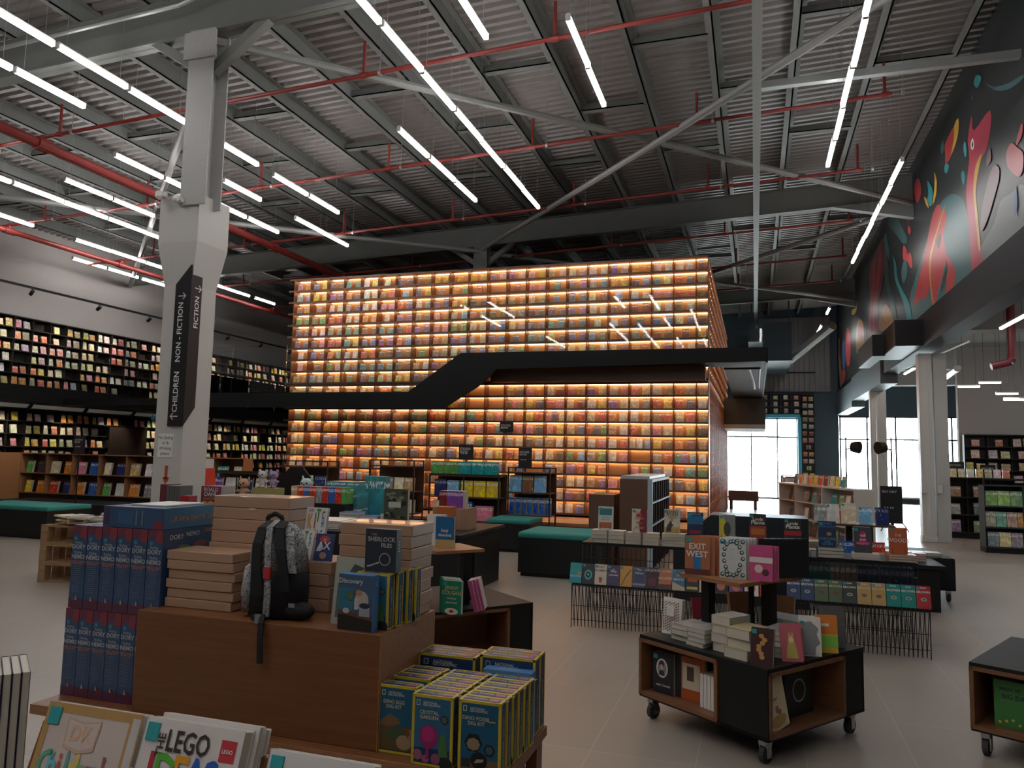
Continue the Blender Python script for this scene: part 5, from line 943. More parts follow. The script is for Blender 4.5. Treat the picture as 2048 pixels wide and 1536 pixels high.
# plush toys on a yellow box
tbox('plain_box', 'dull yellow printed box under the plush toys', -6.0, 8.3, .949, .34, .16, .2, (.33, .3, .1), title=None)
def plush(lb, x, y, z, s, c, ear='round', c2=None):
    t = thing('plush_toy', lb, 'plush toy', (x, y, z)); m = mat('plush_%s' % lb.split()[0], c, .95, bump=.4, scale=60)
    ob('body', G().ball((0, 0, .07*s), (.06*s, .05*s, .075*s)), m, t, smooth=True); ob('head', G().ball((0, -.01*s, .18*s), (.075*s, .06*s, .06*s), 0, 14, 9), m, t, smooth=True)
    for sx in (-1, 1):
        ob('ear', G().ball((sx*.055*s, 0, .235*s), (.025*s, .015*s, .03*s)) if ear == 'round' else G().tube((sx*.05*s, 0, .21*s), (sx*.065*s, 0, .27*s), .025*s, 8, 0, .002), m, t, smooth=True)
        ob('eye', G().ball((sx*.03*s, -.062*s, .185*s), .011*s), BLACK, t, smooth=True); ob('arm', G().ball((sx*.07*s, -.02*s, .09*s), (.035*s, .02*s, .02*s)), m, t, smooth=True)
        ob('foot', G().ball((sx*.035*s, -.04*s, .015*s), (.025*s, .04*s, .02*s)), m, t, smooth=True)
    ob('nose', G().ball((0, -.072*s, .165*s), .01*s), BLACK, t, smooth=True)
plush('white bear plush with black eyes on the yellow box', -6.08, 8.38, 1.11, .9, (.55, .52, .47)); plush('lilac plush with round ears on the yellow box', -5.93, 8.40, 1.11, .9, (.36, .26, .4)); plush('pale pointed-eared plush behind the red-topped boxes', -5.62, 8.7, .949, 1.2, (.5, .6, .58), 'cat'); plush('orange plush at the left of the black sign frame', -6.45, 8.5, .949, 1.1, (.5, .3, .18), 'cat')
one('sign_frame', 'black eight-sided board with pale edging behind the plush toys', 'board', G().prism([(-6.35, .94), (-6.35, 1.1), (-6.1, 1.37), (-5.9, 1.37), (-5.66, 1.1), (-5.66, .94)], 9.0, 9.03), BLACK)
# red cabinet by the column
t = thing('fire_cabinet', 'bright red cabinet with a white top right of the column', 'cabinet', (-7.4, 8.7, 0)); ob('cabinet_body', G().prism([(-.25, 0), (.1, 0), (.12, .9), (.05, 1.32), (-.25, 1.32)], 0, .3), mat('bright_red', (.55, .03, .02), .4), t); ob('white_box', G().box(-.25, .05, .03, .28, 1.32, 1.45), WHITE, t)
# wire stand at left edge and pallets
t = thing('wire_stand', 'small black wire stand at the left edge near the ottoman', 'stand', (-10.6, 7.3, 0)); g = G()
for i in range(16): g.tube((.05*i, 0, .42), (.04*i, .02, .02), .003, 4)
g.path([(0, 0, .42), (.8, 0, .42)], .005, 4).path([(0, .02, .02), (.62, .02, .02)], .005, 4).path([(0, 0, .2), (.7, 0, .2)], .004, 4); ob('wire_front', g, FR, t); ob('top', G().box(0, .8, -.02, .5, .42, .43), BLACK, t)
def pallet(lb, x, y, z, h=.22):
    t = thing('pallet', lb, 'pallet', (x, y, z), R(8), 'wooden pallets')
    for i in range(3): ob('top_board', G().box(0, 1.0, .2*i, .2*i+.12, h-.025, h), PINE, t)
    for i in range(3): ob('bottom_board', G().box(0, 1.0, .21*i, .21*i+.1, 0, .02), PINE, t)
    for i in range(3):
        for j in range(3): ob('block', G().box(.45*i, .45*i+.09, .21*j, .21*j+.1, .02, h-.025), PINE, t)
for i, z in enumerate((0, .221, .442)): pallet('rough wooden pallet behind the blue boxes, %s of the stack' % ('bottom', 'middle', 'top')[i], -8.03, 6.88, z)
for i in range(16):
    x = -7.9+random.random()*.8; y = 6.9+random.random()*.3; z = .663+.022*(i//3)
    book('%s magazine in the messy heap on the pallets, item %s' % (('white', 'cream', 'grey', 'tan')[i % 4], ORD[i]), x, y, z, .21, .28, .02, ('white', 'cream', 'grey', 'tan')[i % 4], lie=True, sticker=False, rz=random.uniform(-1.5, 1.5), group='magazines on the pallets')
one('plastic_wrap', 'crumpled clear plastic wrap on the pallet heap', 'wrap', G().ball((-7.2, 7.1, .80), (.16, .1, .04), 0, 9, 6), mat('clear_wrap', (.5, .5, .52), .12, spec=.9))
one('rolling_case', 'grey and black rolling case standing by the centre table', 'case', G().box(-4.2, -4.08, 9.6, 10.1, .06, .62, 0).box(-4.08, -3.98, 9.6, 10.1, .06, .62, 1).tube((-4.18, 9.65, .03), (-4.0, 9.65, .03), .03, 10, 1).tube((-4.18, 10.05, .03), (-4.0, 10.05, .03), .03, 10, 1), [mat('grey_plastic', (.3, .3, .3), .4), BLACK], bevel=.02)
# ================================================================ FOREGROUND TABLE
t = thing('display_table', 'large brown stepped display table in the foreground', 'table', (0, 0, 0))
ob('upper_block', G().box(-2.47, -1.335, 2.60, 3.10, .5, .92), TABLEW, t, bevel=.003); ob('edge', G().box(-1.337, -1.333, 2.60, 3.10, .5, .92), OAK, t)
ob('base_board', G().box(-2.95, -.82, 2.545, 3.10, .46, .5), TABLEW, t, bevel=.003); ob('edge', G().box(-2.95, -.82, 2.541, 2.545, .46, .5), OAK, t); ob('base_panel', G().box(-2.9, -.9, 2.6, 3.06, .0, .46), TABLEW, t)
ob('leg', G().box(-.88, -.835, 3.0, 3.08, 0, .46), TABLEW, t)
t = thing('slanted_rack', 'slanted wooden rack holding the three big books at the bottom left', 'rack', (0, 0, 0))
ob('slanted_board', G().prism([(1.375, .66), (1.395, .66), (1.49, .93), (1.47, .93)], -1.66, -.66, 'x'), TABLEW, t); ob('ledge', G().box(-1.66, -.66, 1.25, 1.38, .665, .68), TABLEW, t); ob('support', G().box(-1.6, -.72, 1.30, 1.36, 0, .66), TABLEW, t)
def bigbook(lb, x, w, h, th, col, ti, sh, edge, rz=0, y=1.322, z=.685, tilt=.3, sticker=True):
    b = thing('book', lb, 'book', (x, y, z), 0, None, rot=(-tilt, 0, rz)); g = G()
    ob('cover', G().box(-w/2, w/2, 0, .003, 0, h).box(-w/2, w/2, th-.003, th, 0, h).box(-w/2, -w/2+.003, 0, th, 0, h), pm(col), b); ob('pages', G().box(-w/2+.003, w/2-.003, .003, th-.003, .003, h-.003), PAGES, b)
    for s, u, v, sz, c, kx in ti: text(b, s, (u-.5)*w, -.003, v*h, sz, c, sx=kx, bold=.02)
    art(b, sh, w, h)
    if sticker: ob('price_sticker', G().box(-w*.46, -w*.34, -.004, 0, h*.86, h*.97), STK, b); text(b.children[-1], 'NEW', -w*.4, -.0052, h*.93, .009, (.6, .6, .6), name='sticker_text')
    return b
g1 = (.12, .45, .12)
L1 = [(s, .14+.074*i, .6, .085, c, .75) for i, (s, c) in enumerate(zip("Children's", [(.1, .35, .25), (.12, .45, .5), (.55, .1, .1), (.1, .35, .3), (.6, .5, .08), (.15, .4, .2), (.5, .1, .25), (.1, .3, .5), (.3, .1, .1), (.55, .1, .15)]))]
bigbook("white children's encyclopedia with a gold border, lowest left corner", -1.447, .275, .33, .03, (.55, .47, .42), L1+[('ENCYCLOPEDIA', .45, .46, .026, (.45, .35, .28), 1), ('DK', .43, .82, .046, (.6, .38, .25), 1)], [((.42, .25, .09), rect(0, 1, .94, 1)), ((.42, .25, .09), rect(0, .06, 0, 1)), ((.42, .25, .09), rect(.88, 1, 0, 1)), ((.5, .48, .46), rect(.91, .985, .1, .97)), ((.52, .36, .27), [(.27, .73), (.43, .70), (.59, .73), (.61, .92), (.43, .90), (.25, .92)]), ((.55, .47, .42), [(.285, .75), (.43, .72), (.575, .75), (.59, .905), (.43, .885), (.27, .905)])], 0)
cl = [(.42, .03, .04), (.1, .38, .04), (.65, .3, .02), (.02, .1, .42), (.02, .1, .42)]
bigbook('white building-brick ideas book with big rainbow lettering, bottom centre left', -1.17, .26, .33, .035, (.62, .58, .55), [('LEGO', .48, .87, .06, (.04, .03, .03), .75)]+[(s, .16+.15*i, .66, .115, c, .75) for i, (s, c) in enumerate(zip('IDEAS', cl))]+[('BOOK', .9, .52, .03, (.03, .03, .03), 1)], [((.5, .04, .05), rect(.8, .95, .8, .93))], 0)
bk2 = [o for o in COL.objects if o.get('label', '').startswith('white building-brick')][0]; text(bk2, 'THE', -.074, -.003, .278, .026, (.04, .03, .03), (pi/2, -pi/2, 0)); text(bk2, 'LEGO', .098, -.0035, .285, .011, (.7, .7, .7), name='badge_text')
for i in range(2): bigbook('white copy stacked under the building-brick ideas book, %s one' % ORD[i], -1.16, .26, .33, .02, (.6, .56, .53), [], [((.6, .56, .53), rect(0, .1, 0, .1))], 0, y=1.36+.022*i, z=.683-.012*i, sticker=False)
bigbook('white picture book with a small crayon drawing, bottom centre', -.83, .24, .32, .03, (.6, .57, .55), [('DK', .12, .93, .016, (.15, .13, .12), 1)], [((.15, .13, .12), rect(.06, .18, .895, .905)), ((.5, .06, .08), [(.2, .8), (.45, .93), (.47, .91), (.22, .77)]), ((.55, .4, .05), [(.5, .88), (.62, .94), (.63, .91), (.51, .85)])], 0, y=1.285, z=.685)
for i in range(8):
    book('tall blue-grey hardback at the left edge, %s from the right' % ORD[i], -2.075-.0135*i, 1.745-.018*i, .655, .22, .3, .0205, (.03, .04, .07), rz=R(-37), plaincov=True, sticker=False, group='blue-grey hardbacks at the left edge')
one('small_plinth', 'brown plinth under the blue-grey hardbacks at the left edge', 'plinth', G().box(-2.35, -1.97, 1.35, 1.75, 0, .65), TABLEW)
# puzzle boxes, two tiers of six standing on end
def tall_box(lb, x, y, z, w, h, d, rz=0, flat=False, grp='tall blue puzzle boxes'):
    t = thing('puzzle_box', lb, 'box', (x, y, z), rz, grp)
    ob('carton', G().box(-w/2, w/2, 0, d, 0, h), mat('puzzle_blue', (.03, .075, .16), .3, var=.35, scale=9, coat=.5), t)
    if not flat:
        s = [((.14, .03, .06), [(.0, .88), (.55, .92), (1, .86), (1, 1), (0, 1)]), ((.22, .04, .05), [(.5, .86), (1, .84), (1, 1), (.6, 1)]), ((.10, .03, .06), [(0, 0), (1, 0), (1, .1), (.6, .14), (.3, .09), (0, .12)]), ((.05, .2, .3), circ(.25, .84, .12, 10, .025)), ((.35, .35, .2), [(.45, .1), (.6, .1), (.52, .16)])]
        s += [((.14, .17, .24), rect(.2+.05*(k % 3), .78-.04*(k % 2), .5-.025*k, .506-.025*k)) for k in range(13)]
        art(t, s, w, h, z0=0)
        text(t, 'finding', -.002, -.0028, h*.79, w*.2, (.3, .33, .36)); text(t, 'DORY', 0, -.0028, h*.738, w*.33, (.4, .43, .45), bold=.03); text(t, 'finding', -.002, -.0028, h*.672, w*.2, (.3, .33, .36)); text(t, 'NEMO', 0, -.0028, h*.618, w*.33, (.4, .43, .45), bold=.03)
        text(t, 'CARRY ALONG', 0, -.0028, h*.56, w*.14, (.45, .16, .08)); text(t, 'BOXED SET', 0, -.0028, h*.535, w*.14, (.45, .16, .08))
    return t
def side_art(t, x, d, h):
    """right flank of a box, facing +X"""
    g = G(); ms = []
    for c, p in (((.012, .018, .03), [(.35, .0), (1, 0), (1, .7), (.55, .72), (.4, .6), (.3, .3)]), ((.13, .28, .06), circ(.35, .7, .17, 16, .1)), ((.2, .05, .16), circ(.28, .28, .15, 16, .09)), ((.28, .2, .05), rect(.36, .58, .45, .55)), ((.25, .22, .08), rect(.2, .5, 0, .1)), ((.2, .03, .04), [(.5, .8), (.62, .84), (.75, .82), (.75, .76), (.5, .76)])):
        m = pm(c); ms.append(m); g.face([(x+.001+.0003*len(ms), q[0]*d, q[1]*h) for q in p], len(ms)-1)
    ob('side_print', g, ms, t)
    text(t, 'DORY', x+.003, d*.22, h*.9, .03, (.55, .56, .55), (pi/2, 0, pi/2)); text(t, 'NEMO', x+.003, d*.5, h*.92, .03, (.55, .56, .55), (pi/2, 0, pi/2)); text(t, 'CARRY', x+.003, d*.8, h*.945, .024, (.5, .22, .1), (pi/2, 0, pi/2))
for i in range(6):
    tall_box('tall blue puzzle box in the lower tier, %s from left' % ORD[i], -2.905+.079*i, 2.68, .501, .076, .375, .36)
    t = tall_box('tall blue puzzle box in the upper tier, %s from left' % ORD[i], -2.895+.084*i, 2.68, .878, .080, .365, .36)
    if i == 5: side_art(t, .040, .36, .365)
t = thing('puzzle_box', 'blue puzzle box lying flat on top of the standing ones', 'box', (-2.61, 2.68, 1.245), 0, 'tall blue puzzle boxes')
ob('carton', G().box(-.16, .17, 0, .38, 0, .09), mat('puzzle_blue', (.02, .07, .17), .28), t)
ob('side_print', G().face([(.1712, 0, 0), (.1712, .38, 0), (.1712, .38, .09), (.1712, 0, .09)]), pm((.04, .14, .25)), t)
text(t, 'CARRY ALONG PLAY SET', .173, .2, .042, .028, (.5, .2, .08), (pi/2, pi, pi/2), name='title')
art(t, [((.06, .03, .08), rect(.02, .1, .1, .9)), ((.03, .1, .2), rect(.25, .5, .2, .8)), ((.18, .03, .05), rect(.85, 1, 0, .4)), ((.16, .2, .24), rect(.55, .57, .15, .85)), ((.16, .2, .24), rect(.65, .67, .15, .85))], .33, .09, x0=-.16)
one('white_tray_lid', 'thin white card lid lying on the flat puzzle box', 'lid', G().box(-2.70, -2.50, 2.76, 3.0, 1.336, 1.342), WHITE)
# carton pile behind the boxes with book sets on it
for i in range(5): one('carton', 'plain kraft carton behind the blue boxes, %s from the bottom' % ORD[i], 'carton', G().box(-2.92, -2.42, 3.12 if False else 3.11, 3.42, .0+.262*i, .26+.262*i), KRAFT, 'cartons behind the blue boxes', bevel=.004)
t = thing('boxed_set', 'red boxed set with author lettering on its front, behind the blue boxes', 'boxed set', (-2.585, 3.15, 1.312)); ob('carton', G().box(-.06, .06, 0, .1, 0, .1), PRINT, t, color=(.16, .03, .05)); text(t, 'ROALD', 0, -.002, .083, .026, (.6, .55, .55)); text(t, 'DAHL', 0, -.002, .06, .03, (.6, .55, .55)); text(t, 'COLLECTION', 0, -.002, .038, .014, (.6, .25, .08)); art(t, [((.55, .3, .03), circ(.2+.3*i, .12, .16, 10, .16)) for i in range(3)], .12, .1)
ob('spine', G().box(.06, .062, .0, .1, 0, .1), pm((.4, .38, .35)), t)
t = thing('boxed_set', 'boxed set of slim dark volumes at the back of the blue boxes', 'boxed set', (-2.84, 3.15, 1.312)); ob('slipcase', G().box(-.06, -.02, 0, .1, 0, .1), PRINT, t, color=(.12, .02, .03))
for i in range(5): ob('volume', G().box(-.018+.017*i, -.003+.017*i, 0, .09, 0, .095), pm((.1, .1, .09)), t)
one('red_carton', 'small red box with a white side beside the slim volumes', 'box', G().box(-2.755, -2.70, 3.13, 3.19, 1.312, 1.36), mat('small_red', (.38, .02, .03), .4), bevel=.001)
# kraft cartons on the block
def cartons(grp, x0, x1, y0, y1, z0, n, h, where):
    for i in range(n):
        j = [random.uniform(-.006, .006) for _ in range(2)]
        one('carton', 'plastic-wrapped kraft carton, %s from the bottom %s' % (ORD[i], where), 'carton', G().box(x0+j[0], x1+j[0], y0+j[1], y1+j[1], z0+h*i, z0+h*(i+1)-.0015), KRAFT, grp, bevel=.003)
cartons('left carton stack', -2.42, -2.08, 2.70, 2.88, .921, 6, .04, 'of the left stack')
cartons('tall carton stack', -2.36, -1.96, 2.89, 3.09, .921, 9, .052, 'of the tall rear stack')
cartons('middle carton stack', -1.95, -1.72, 2.86, 3.08, .921, 4, .052, 'of the low middle stack')
cartons('right carton stack', -1.68, -1.345, 2.86, 3.08, .921, 8, .0475, 'of the right stack')
kl = [('K', .22, .6, .11, (.6, .25, .02), .75), ('I', .47, .62, .12, (.5, .05, .03), .7), ('T', .6, .78, .10, (.05, .28, .04), .8), ('C', .83, .80, .06, (.05, .05, .06), .7), ('H', .85, .56, .06, (.05, .2, .35), .7), ('I', .42, .2, .07, (.45, .08, .05), .7), ('N', .6, .2, .08, (.5, .04, .05), .7), ('G', .83, .25, .06, (.2, .1, .3), .7), ('ALAN', .25, .94, .025, (.25, .08, .3), .9)]
bigbook('white cookbook with rainbow letters, lower front one', -1.875, .105, .125, .012, (.6, .6, .58), [(a, b, c, d*.62, e, f*.62) for a, b, c, d, e, f in kl], [((.6, .6, .58), rect(0, .1, 0, .1))], 0, y=2.87, z=1.131, tilt=.25, sticker=False, rz=-.1)
bigbook('white cookbook with rainbow letters, upper one behind', -1.86, .115, .22, .014, (.6, .6, .58), [(a, b, .3+c*.68, d*.8, e, f*.6) for a, b, c, d, e, f in kl], [((.6, .6, .58), rect(0, .1, 0, .1))], 0, y=2.93, z=1.131, tilt=.16, sticker=False, rz=-.1)
bigbook('comic book with a red clown-like figure beside the cookbook', -1.765, .085, .115, .01, (.03, .05, .16), [('AX', .5, .55, .045, (.6, .6, .6), 1)], [((.4, .06, .04), circ(.5, .8, .3, 12, .13)), ((.5, .25, .15), circ(.5, .78, .1, 8, .06)), ((.5, .5, .5), [(.05, .35), (.3, .62), (.4, .4), (.3, .35)]), ((.35, .2, .12), circ(.5, .2, .2, 10, .13))], 0, y=2.87, z=1.131, tilt=.2, sticker=False)
# leaning art book, kit boxes, detective game
bigbook('pale green folder leaning behind the science box, sketch on top', -1.52, .17, .26, .012, (.33, .34, .28), [], [((.05, .06, .05), [(.3, .7), (.5, .9), (.75, .85), (.7, .78), (.5, .75)]), ((.1, .13, .09), rect(.1, .2, .1, .6))], 0, y=2.69, z=.921, tilt=.12, sticker=False)
NG = (.55, .42, .03); NB = (.01, .035, .11)
def kit(lb, x, y, z, w, h, d, title, shapes, proto=False, rz=0, head='NATIONAL|GEOGRAPHIC'):
    t = thing('kit_box', lb, 'box', (x, y, z), rz, 'yellow-edged science kits'); e = .008
    ob('carton', G().box(-w/2, w/2, 0, d, 0, h), mat('kit_blue', NB, .35, var=.3, scale=12), t)
    g = G(); q = .0012
    for sx in (-1, 1):
        a, b = sorted((sx*w/2, sx*(w/2-e))); g.box(a-q/2, b+q/2, -q, 0, 0, h); g.box(a-q/2, b+q/2, 0, d, h, h+q); g.box(a-q/2, b+q/2, d, d+q, 0, h)
    g.box(-w/2, w/2, -q, 0, 0, e).box(-w/2, w/2, -q, 0, h-e, h+q).box(-w/2, w/2, -q, e*.7, h, h+q).box(-w/2, w/2, d-e*.7, d, h, h+q)
    for sx in (-1, 1):
        a, b = sorted((sx*w/2, sx*(w/2+q))); g.box(a, b, -q, e*.7, 0, h).box(a, b, d-e*.7, d+q, 0, h).box(a, b, 0, d, h-e*.7, h+q).box(a, b, 0, d, 0, e*.7)
    ob('edge_trim', g, mat('kit_yellow', NG, .4), t)
    hb = head.split('|'); text(t, hb[0], -w*.05, -.0028, h*.90, w*.07, (.5, .5, .5), align='CENTER'); 
    if len(hb) > 1: text(t, hb[1], -w*.02, -.0028, h*.865, w*.07, (.5, .5, .5))
    ob('logo_frame', G().box(-w*.4, -w*.385, -.0025, -.001, h*.85, h*.93).box(-w*.33, -w*.315, -.0025, -.001, h*.85, h*.93).box(-w*.4, -w*.315, -.0025, -.001, h*.92, h*.93).box(-w*.4, -w*.315, -.0025, -.001, h*.85, h*.86), pm((.5, .45, .3)), t)
    for i, s in enumerate(title): text(t, s, -w*.08, -.0028, h*(.76-.07*i), w*.115, (.5, .46, .3) if i < 2 else (.3, .35, .4))
    art(t, shapes, w, h)
    text(t, ' '.join(title[:2]), 0, d*.5, h+.0022, min(.02, d*.4), (.4, .42, .45), (0, 0, 0), name='top_title'); ob('top_print', G().box(w*.15, w*.42, d*.2, d*.8, h+.0002, h+.0014), pm((.25, .06, .14)), t)
    text(t, ' '.join(title[:2]), w/2+.0022, d*.5, h*.4, min(.02, d*.4), (.35, .45, .3), (pi/2, -pi/2, pi/2), name='side_title')
    return t
crystal = [((.02, .12, .22), rect(.06, .94, .25, .97)), ((.28, .02, .12), circ(.42, .42, .24, 14, .17)), ((.42, .03, .17), circ(.4, .45, .16, 9, .12)), ((.06, .16, .05), [(.66, .15), (.9, .15), (.84, .45), (.75, .5), (.68, .42)]), ((.3, .1, .16), circ(.15, .15, .12, 8, .08)), ((.3, .1, .16), circ(.35, .1, .1, 8, .06)), ((.25, .07, .13), circ(.6, .12, .12, 8, .08)), ((.02, .03, .03), circ(.8, .68, .1, 14, .065)), ((.1, .12, .08), circ(.8, .68, .07, 12, .045)), ((.3, .02, .12), rect(.36, .44, .1, .32)), ((.015, .02, .02), circ(.86, .06, .16, 14, .1))]
fossil = [((.01, .09, .17), rect(.06, .94, .2, .97)), ((.16, .09, .05), rect(.06, .94, .04, .2)), ((.01, .02, .02), circ(.36, .42, .22, 6, .14)), ((.28, .2, .13), circ(.36, .40, .16, 8, .09)), ((.01, .02, .02), circ(.74, .34, .14, 6, .09)), ((.06, .1, .1), circ(.74, .34, .09, 6, .06)), ((.01, .012, .012), circ(.5, .18, .2, 14, .12)), ((.35, .3, .22), [(.38, .14), (.6, .17), (.62, .21), (.45, .2)]), ((.02, .03, .03), rect(.08, .3, .08, .2)), ((.5, .38, .05), rect(.7, .88, .73, .745))]
egg = [((.01, .09, .16), rect(.06, .94, .4, .97)), ((.17, .10, .04), [(.06, .45), (.3, .58), (.55, .52), (.6, .45), (.4, .4), (.06, .38)]), ((.10, .07, .03), rect(.06, .94, .05, .4)), ((.05, .09, .04), [(.2, .3), (.5, .38), (.75, .34), (.7, .25), (.3, .22)]), ((.33, .22, .12), circ(.7, .18, .2, 14, .11)), ((.28, .18, .1), circ(.85, .3, .1, 12, .09)), ((.2, .05, .02), [(.72, .35), (.82, .4), (.86, .3), (.78, .26)])]
c0 = kit('yellow-edged blue kit box with a pink crystal picture at the front', -1.095, 2.552, .501, .155, .24, .055, ['CRYSTAL', 'GARDEN'], crystal)
f0 = kit('yellow-edged blue kit box with fossil pictures at the front', -.918, 2.555, .501, .155, .24, .055, ['DINO FOSSIL', 'DIG KIT'], fossil)
e0 = kit('yellow-edged blue kit box with an egg picture beside the brown block', -1.262, 2.61, .501, .155, .24, .055, ['DINO EGG', 'DIG KIT'], egg)
for i in range(1, 6): copyt((c0, e0)[i % 2] if i != 3 else c0, (-1.095+.004*i, 2.552+.057*i, .501), None, 'kit box in the middle row, %s behind the pink crystal box' % ORD[i-1])
for i in range(1, 6): copyt((c0, f0)[i % 2], (-.918+.004*i, 2.555+.057*i, .501), None, 'kit box in the right row, %s behind the fossil picture box' % ORD[i-1])
for i in range(3): copyt((c0, e0)[i % 2], (-1.262+.006*i, 2.72+.057*i, .501), None, 'kit box in the left row, %s behind the egg picture box' % ORD[i])
for j, x in enumerate((-1.21, -.95)):
    for i in range(2): 
        if j == 0: kit('wide kit box in the rear left pair, %s one' % ('front', 'back')[i], x, 2.945+.075*i, .501, .25, .275, .07, ['DUAL', 'SCIENCE'], [((.01, .03, .08), rect(.05, .95, .1, .6))])
        else: kit('wide kit box in the rear right pair, %s one' % ('front', 'back')[i], x, 2.955+.075*i, .501, .23, .29, .07, ['EARTH', 'SCIENCE'], [((.01, .03, .08), rect(.05, .95, .1, .6))])
t = thing('kit_box', 'light blue plain-edged science box wedged among the yellow-edged kits', 'box', (-.93, 2.893, .501)); ob('carton', G().box(-.1, .1, 0, .055, 0, .255), mat('sky_carton', (.07, .2, .42), .4), t); text(t, 'Discovery', 0, .028, .2565, .022, (.35, .42, .5), (0, 0, 0))
# on the block's right corner
t = thing('kit_box', 'blue science box with a lab photo at the corner of the brown block', 'box', (-1.455, 2.615, .921), -.06); w, h = .155, .21
ob('carton', G().box(-w/2, w/2, 0, .04, 0, h), mat('sky_carton', (.07, .2, .42), .4), t)
art(t, [((.05, .1, .17), rect(.01, .99, .01, .99)), ((.03, .15, .22), rect(.02, .45, .35, .75)), ((.02, .015, .012), rect(.01, .99, .01, .28)), ((.12, .06, .03), [(.01, .3), (.99, .2), (.99, .27), (.01, .36)]), ((.4, .36, .33), circ(.68, .55, .2, 12, .17)), ((.4, .2, .12), circ(.6, .68, .1, 8, .06)), ((.3, .31, .33), rect(.62, .92, .27, .44)), ((.02, .03, .06), circ(.77, .46, .15, 14, .05)), ((.45, .43, .4), rect(.48, .58, .38, .58)), ((.08, .14, .05), circ(.35, .62, .1, 8, .08)), ((.4, .38, .36), circ(.25, .35, .1, 10, .05))], w, h)
text(t, 'Discovery', -.02, -.0045, h*.88, .026, (.5, .52, .55)); text(t, '2', w/2+.002, .02, h*.85, .022, (.5, .52, .55), (pi/2, 0, pi/2))
for i in range(4):
    copyt((c0, e0, f0, c0)[i], (-1.415+.008*i, 2.672+(.062*i if i < 2 else .062*i+.012), .9215), None, 'yellow-edged kit box standing behind the lab photo box, %s one' % ORD[i]).scale = (.9, .85, .87)
t = thing('game_box', 'black detective game box with a magnifying glass standing on the kit boxes', 'box', (-1.40, 2.70, 1.133)); w, h = .135, .165
ob('carton', G().box(-w/2, w/2, 0, .045, 0, h), mat('slate_carton', (.018, .024, .035), .45), t)
text(t, 'THE', -.03, -.002, h*.87, .013, (.3, .2, .15)); text(t, 'SHERLOCK', .003, -.002, h*.76, .024, (.42, .4, .38)); text(t, 'FILES', .025, -.002, h*.62, .022, (.42, .4, .38))
ri = circ(.64, .3, .18, 24, .148); r2 = circ(.64, .3, .155, 24, .127); art(t, [((.35, .35, .36), ri), ((.018, .024, .035), r2), ((.4, .4, .4), [(.08, .14), (.2, .16), (.3, .19), (.46, .24), (.46, .2), (.3, .16), (.2, .12), (.08, .1)])], w, h)
text(t, 'FILES', w/2+.002, .022, h*.6, .02, (.35, .33, .32), (pi/2, -pi/2, pi/2), name='side_title')
# backpack
def doodle():
    m, t, p = base('doodle_print'); tc = nd(t, 'ShaderNodeTexCoord'); nz = nd(t, 'ShaderNodeTexNoise', i_Scale=13.0, i_Detail=3.0, i_Distortion=2.5); t.links.new(tc.outputs['Object'], nz.inputs[0])
    cr = nd(t, 'ShaderNodeValToRGB'); cr.color_ramp.interpolation = 'LINEAR'; el = cr.color_ramp.elements; el[0].position = .40; el[0].color = (.32, .31, .32, 1); el[1].position = .44; el[1].color = (.02, .02, .02, 1)
    for q, c in ((.47, .36), (.51, .36), (.54, .015), (.57, .34), (.66, .03)): e = el.new(q); e.color = (c, c, c*1.02, 1)
    t.links.new(nz.outputs[0], cr.inputs[0]); t.links.new(cr.outputs[0], p.inputs['Base Color']); p.inputs['Roughness'].default_value = .6; return m
DOO = doodle(); BLF = mat('black_nylon', (.008, .008, .009), .8, bump=.3, scale=150); RB = -.12
t = thing('backpack', 'black and white doodle-print backpack standing on the brown table', 'backpack', (-1.87, 2.72, .921), .1)
def blob(lv, n=18):
    g = G()
    for z, a, b, cx, cy in lv:
        for i in range(n):
            u = 2*pi*i/n; k = .75; g.v.append((cx+a*math.copysign(abs(cos(u))**k, cos(u)), cy+b*math.copysign(abs(sin(u))**k, sin(u)), z))
    for j in range(len(lv)-1):
        for i in range(n): g.f.append([j*n+i, j*n+(i+1) % n, (j+1)*n+(i+1) % n, (j+1)*n+i]); g.m.append(0)
    g.f.append(list(range(n))[::-1]); g.f.append([(len(lv)-1)*n+i for i in range(n)]); g.m += [0, 0]; return g
ob('bag_body', blob([(.0, .10, .05, 0, 0), (.01, .12, .07, 0, 0), (.12, .125, .075, 0, 0), (.19, .122, .073, 0, 0)]), BLF, t, smooth=True)
ob('bag_upper', blob([(.185, .1225, .0735, 0, 0), (.26, .118, .07, -.005, 0), (.33, .10, .06, -.01, 0), (.37, .07, .04, -.01, 0), (.385, .03, .02, -.01, 0)]), DOO, t, smooth=True)
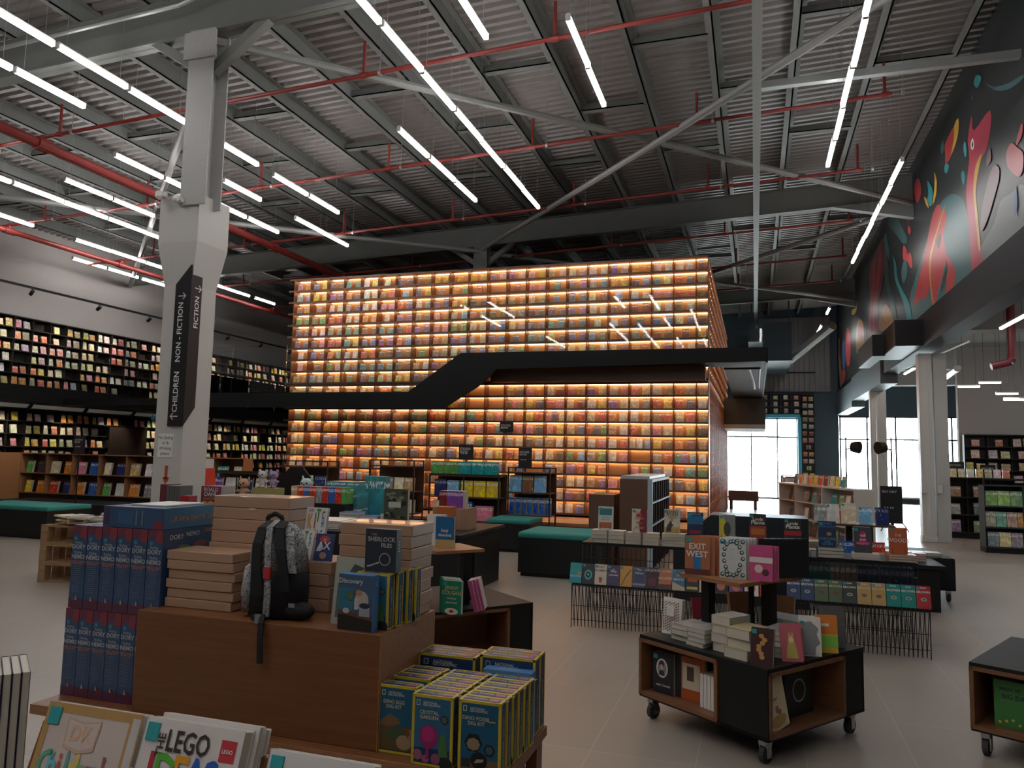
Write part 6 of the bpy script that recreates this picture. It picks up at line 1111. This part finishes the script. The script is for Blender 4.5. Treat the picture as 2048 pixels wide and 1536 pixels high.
ob('side_pocket', blob([(.02, .02, .05, -.118, -.01), (.1, .03, .06, -.115, -.01), (.2, .022, .05, -.112, -.01), (.21, .01, .03, -.112, -.01)], 12), DOO, t, smooth=True)
ob('bottom_roll', G().ball((.11, -.03, .035), (.07, .05, .035)), BLF, t, smooth=True)
def strap(pts, w, m, th=.008, nm='strap'):
    g = G()
    for (a, b) in zip(pts, pts[1:]):
        a, b = Vector(a), Vector(b); g.face([a+Vector((-w, 0, 0)), a+Vector((w, 0, 0)), b+Vector((w, 0, 0)), b+Vector((-w, 0, 0))])
    o = ob(nm, g, m, t); s = o.modifiers.new('thick', 'SOLIDIFY'); s.thickness = th; s.offset = 0; return o
strap([(-.03, -.02, .385), (-.045, -.07, .36), (-.05, -.095, .30), (-.045, -.105, .2), (-.03, -.10, .1)], .021, BLF, nm='shoulder_strap'); strap([(-.005, -.02, .388), (-.01, -.075, .365), (.0, -.10, .30), (.012, -.115, .2), (.018, -.12, .1), (.01, -.11, .02)], .013, DOO, nm='shoulder_strap')
strap([(.02, -.02, .385), (.03, -.07, .36), (.05, -.095, .28), (.07, -.10, .2), (.08, -.095, .12)], .02, BLF, nm='shoulder_strap'); strap([(.05, -.02, .37), (.075, -.065, .33), (.095, -.085, .25), (.105, -.085, .19)], .017, DOO, nm='shoulder_strap')
strap([(.012, -.118, .215), (.014, -.121, .17)], .014, pm((.4, .03, .03)), .014, nm='red_tab')
strap([(.0, -.115, .03), (.005, -.135, .0), (.01, -.145, -.05), (.015, -.147, -.15)], .011, BLF, nm='hanging_strap')
ob('grab_handle', G().path([(-.06, .0, .37), (-.065, .0, .4), (-.03, .0, .415), (.0, .0, .4), (.0, .0, .38)], .01), BLF, t); ob('buckle', G().box(.1, .125, -.1, -.095, .06, .075).box(-.03, -.005, -.125, -.115, -.005, .03), mat('grey_buckle', (.2, .2, .2), .4), t)
ob('bottom_flap', G().box(-.06, -.01, -.10, -.06, -.0, .02), BLF, t)
# hanging wires reach the roof above each light
for o in list(COL.objects):
    if o.name.startswith('hanging_wire') and o.parent and o.parent.name.startswith('linear_light'):
        o.scale = (1, 1, (roof(o.parent.location.x)-o.parent.location.z)/.95)
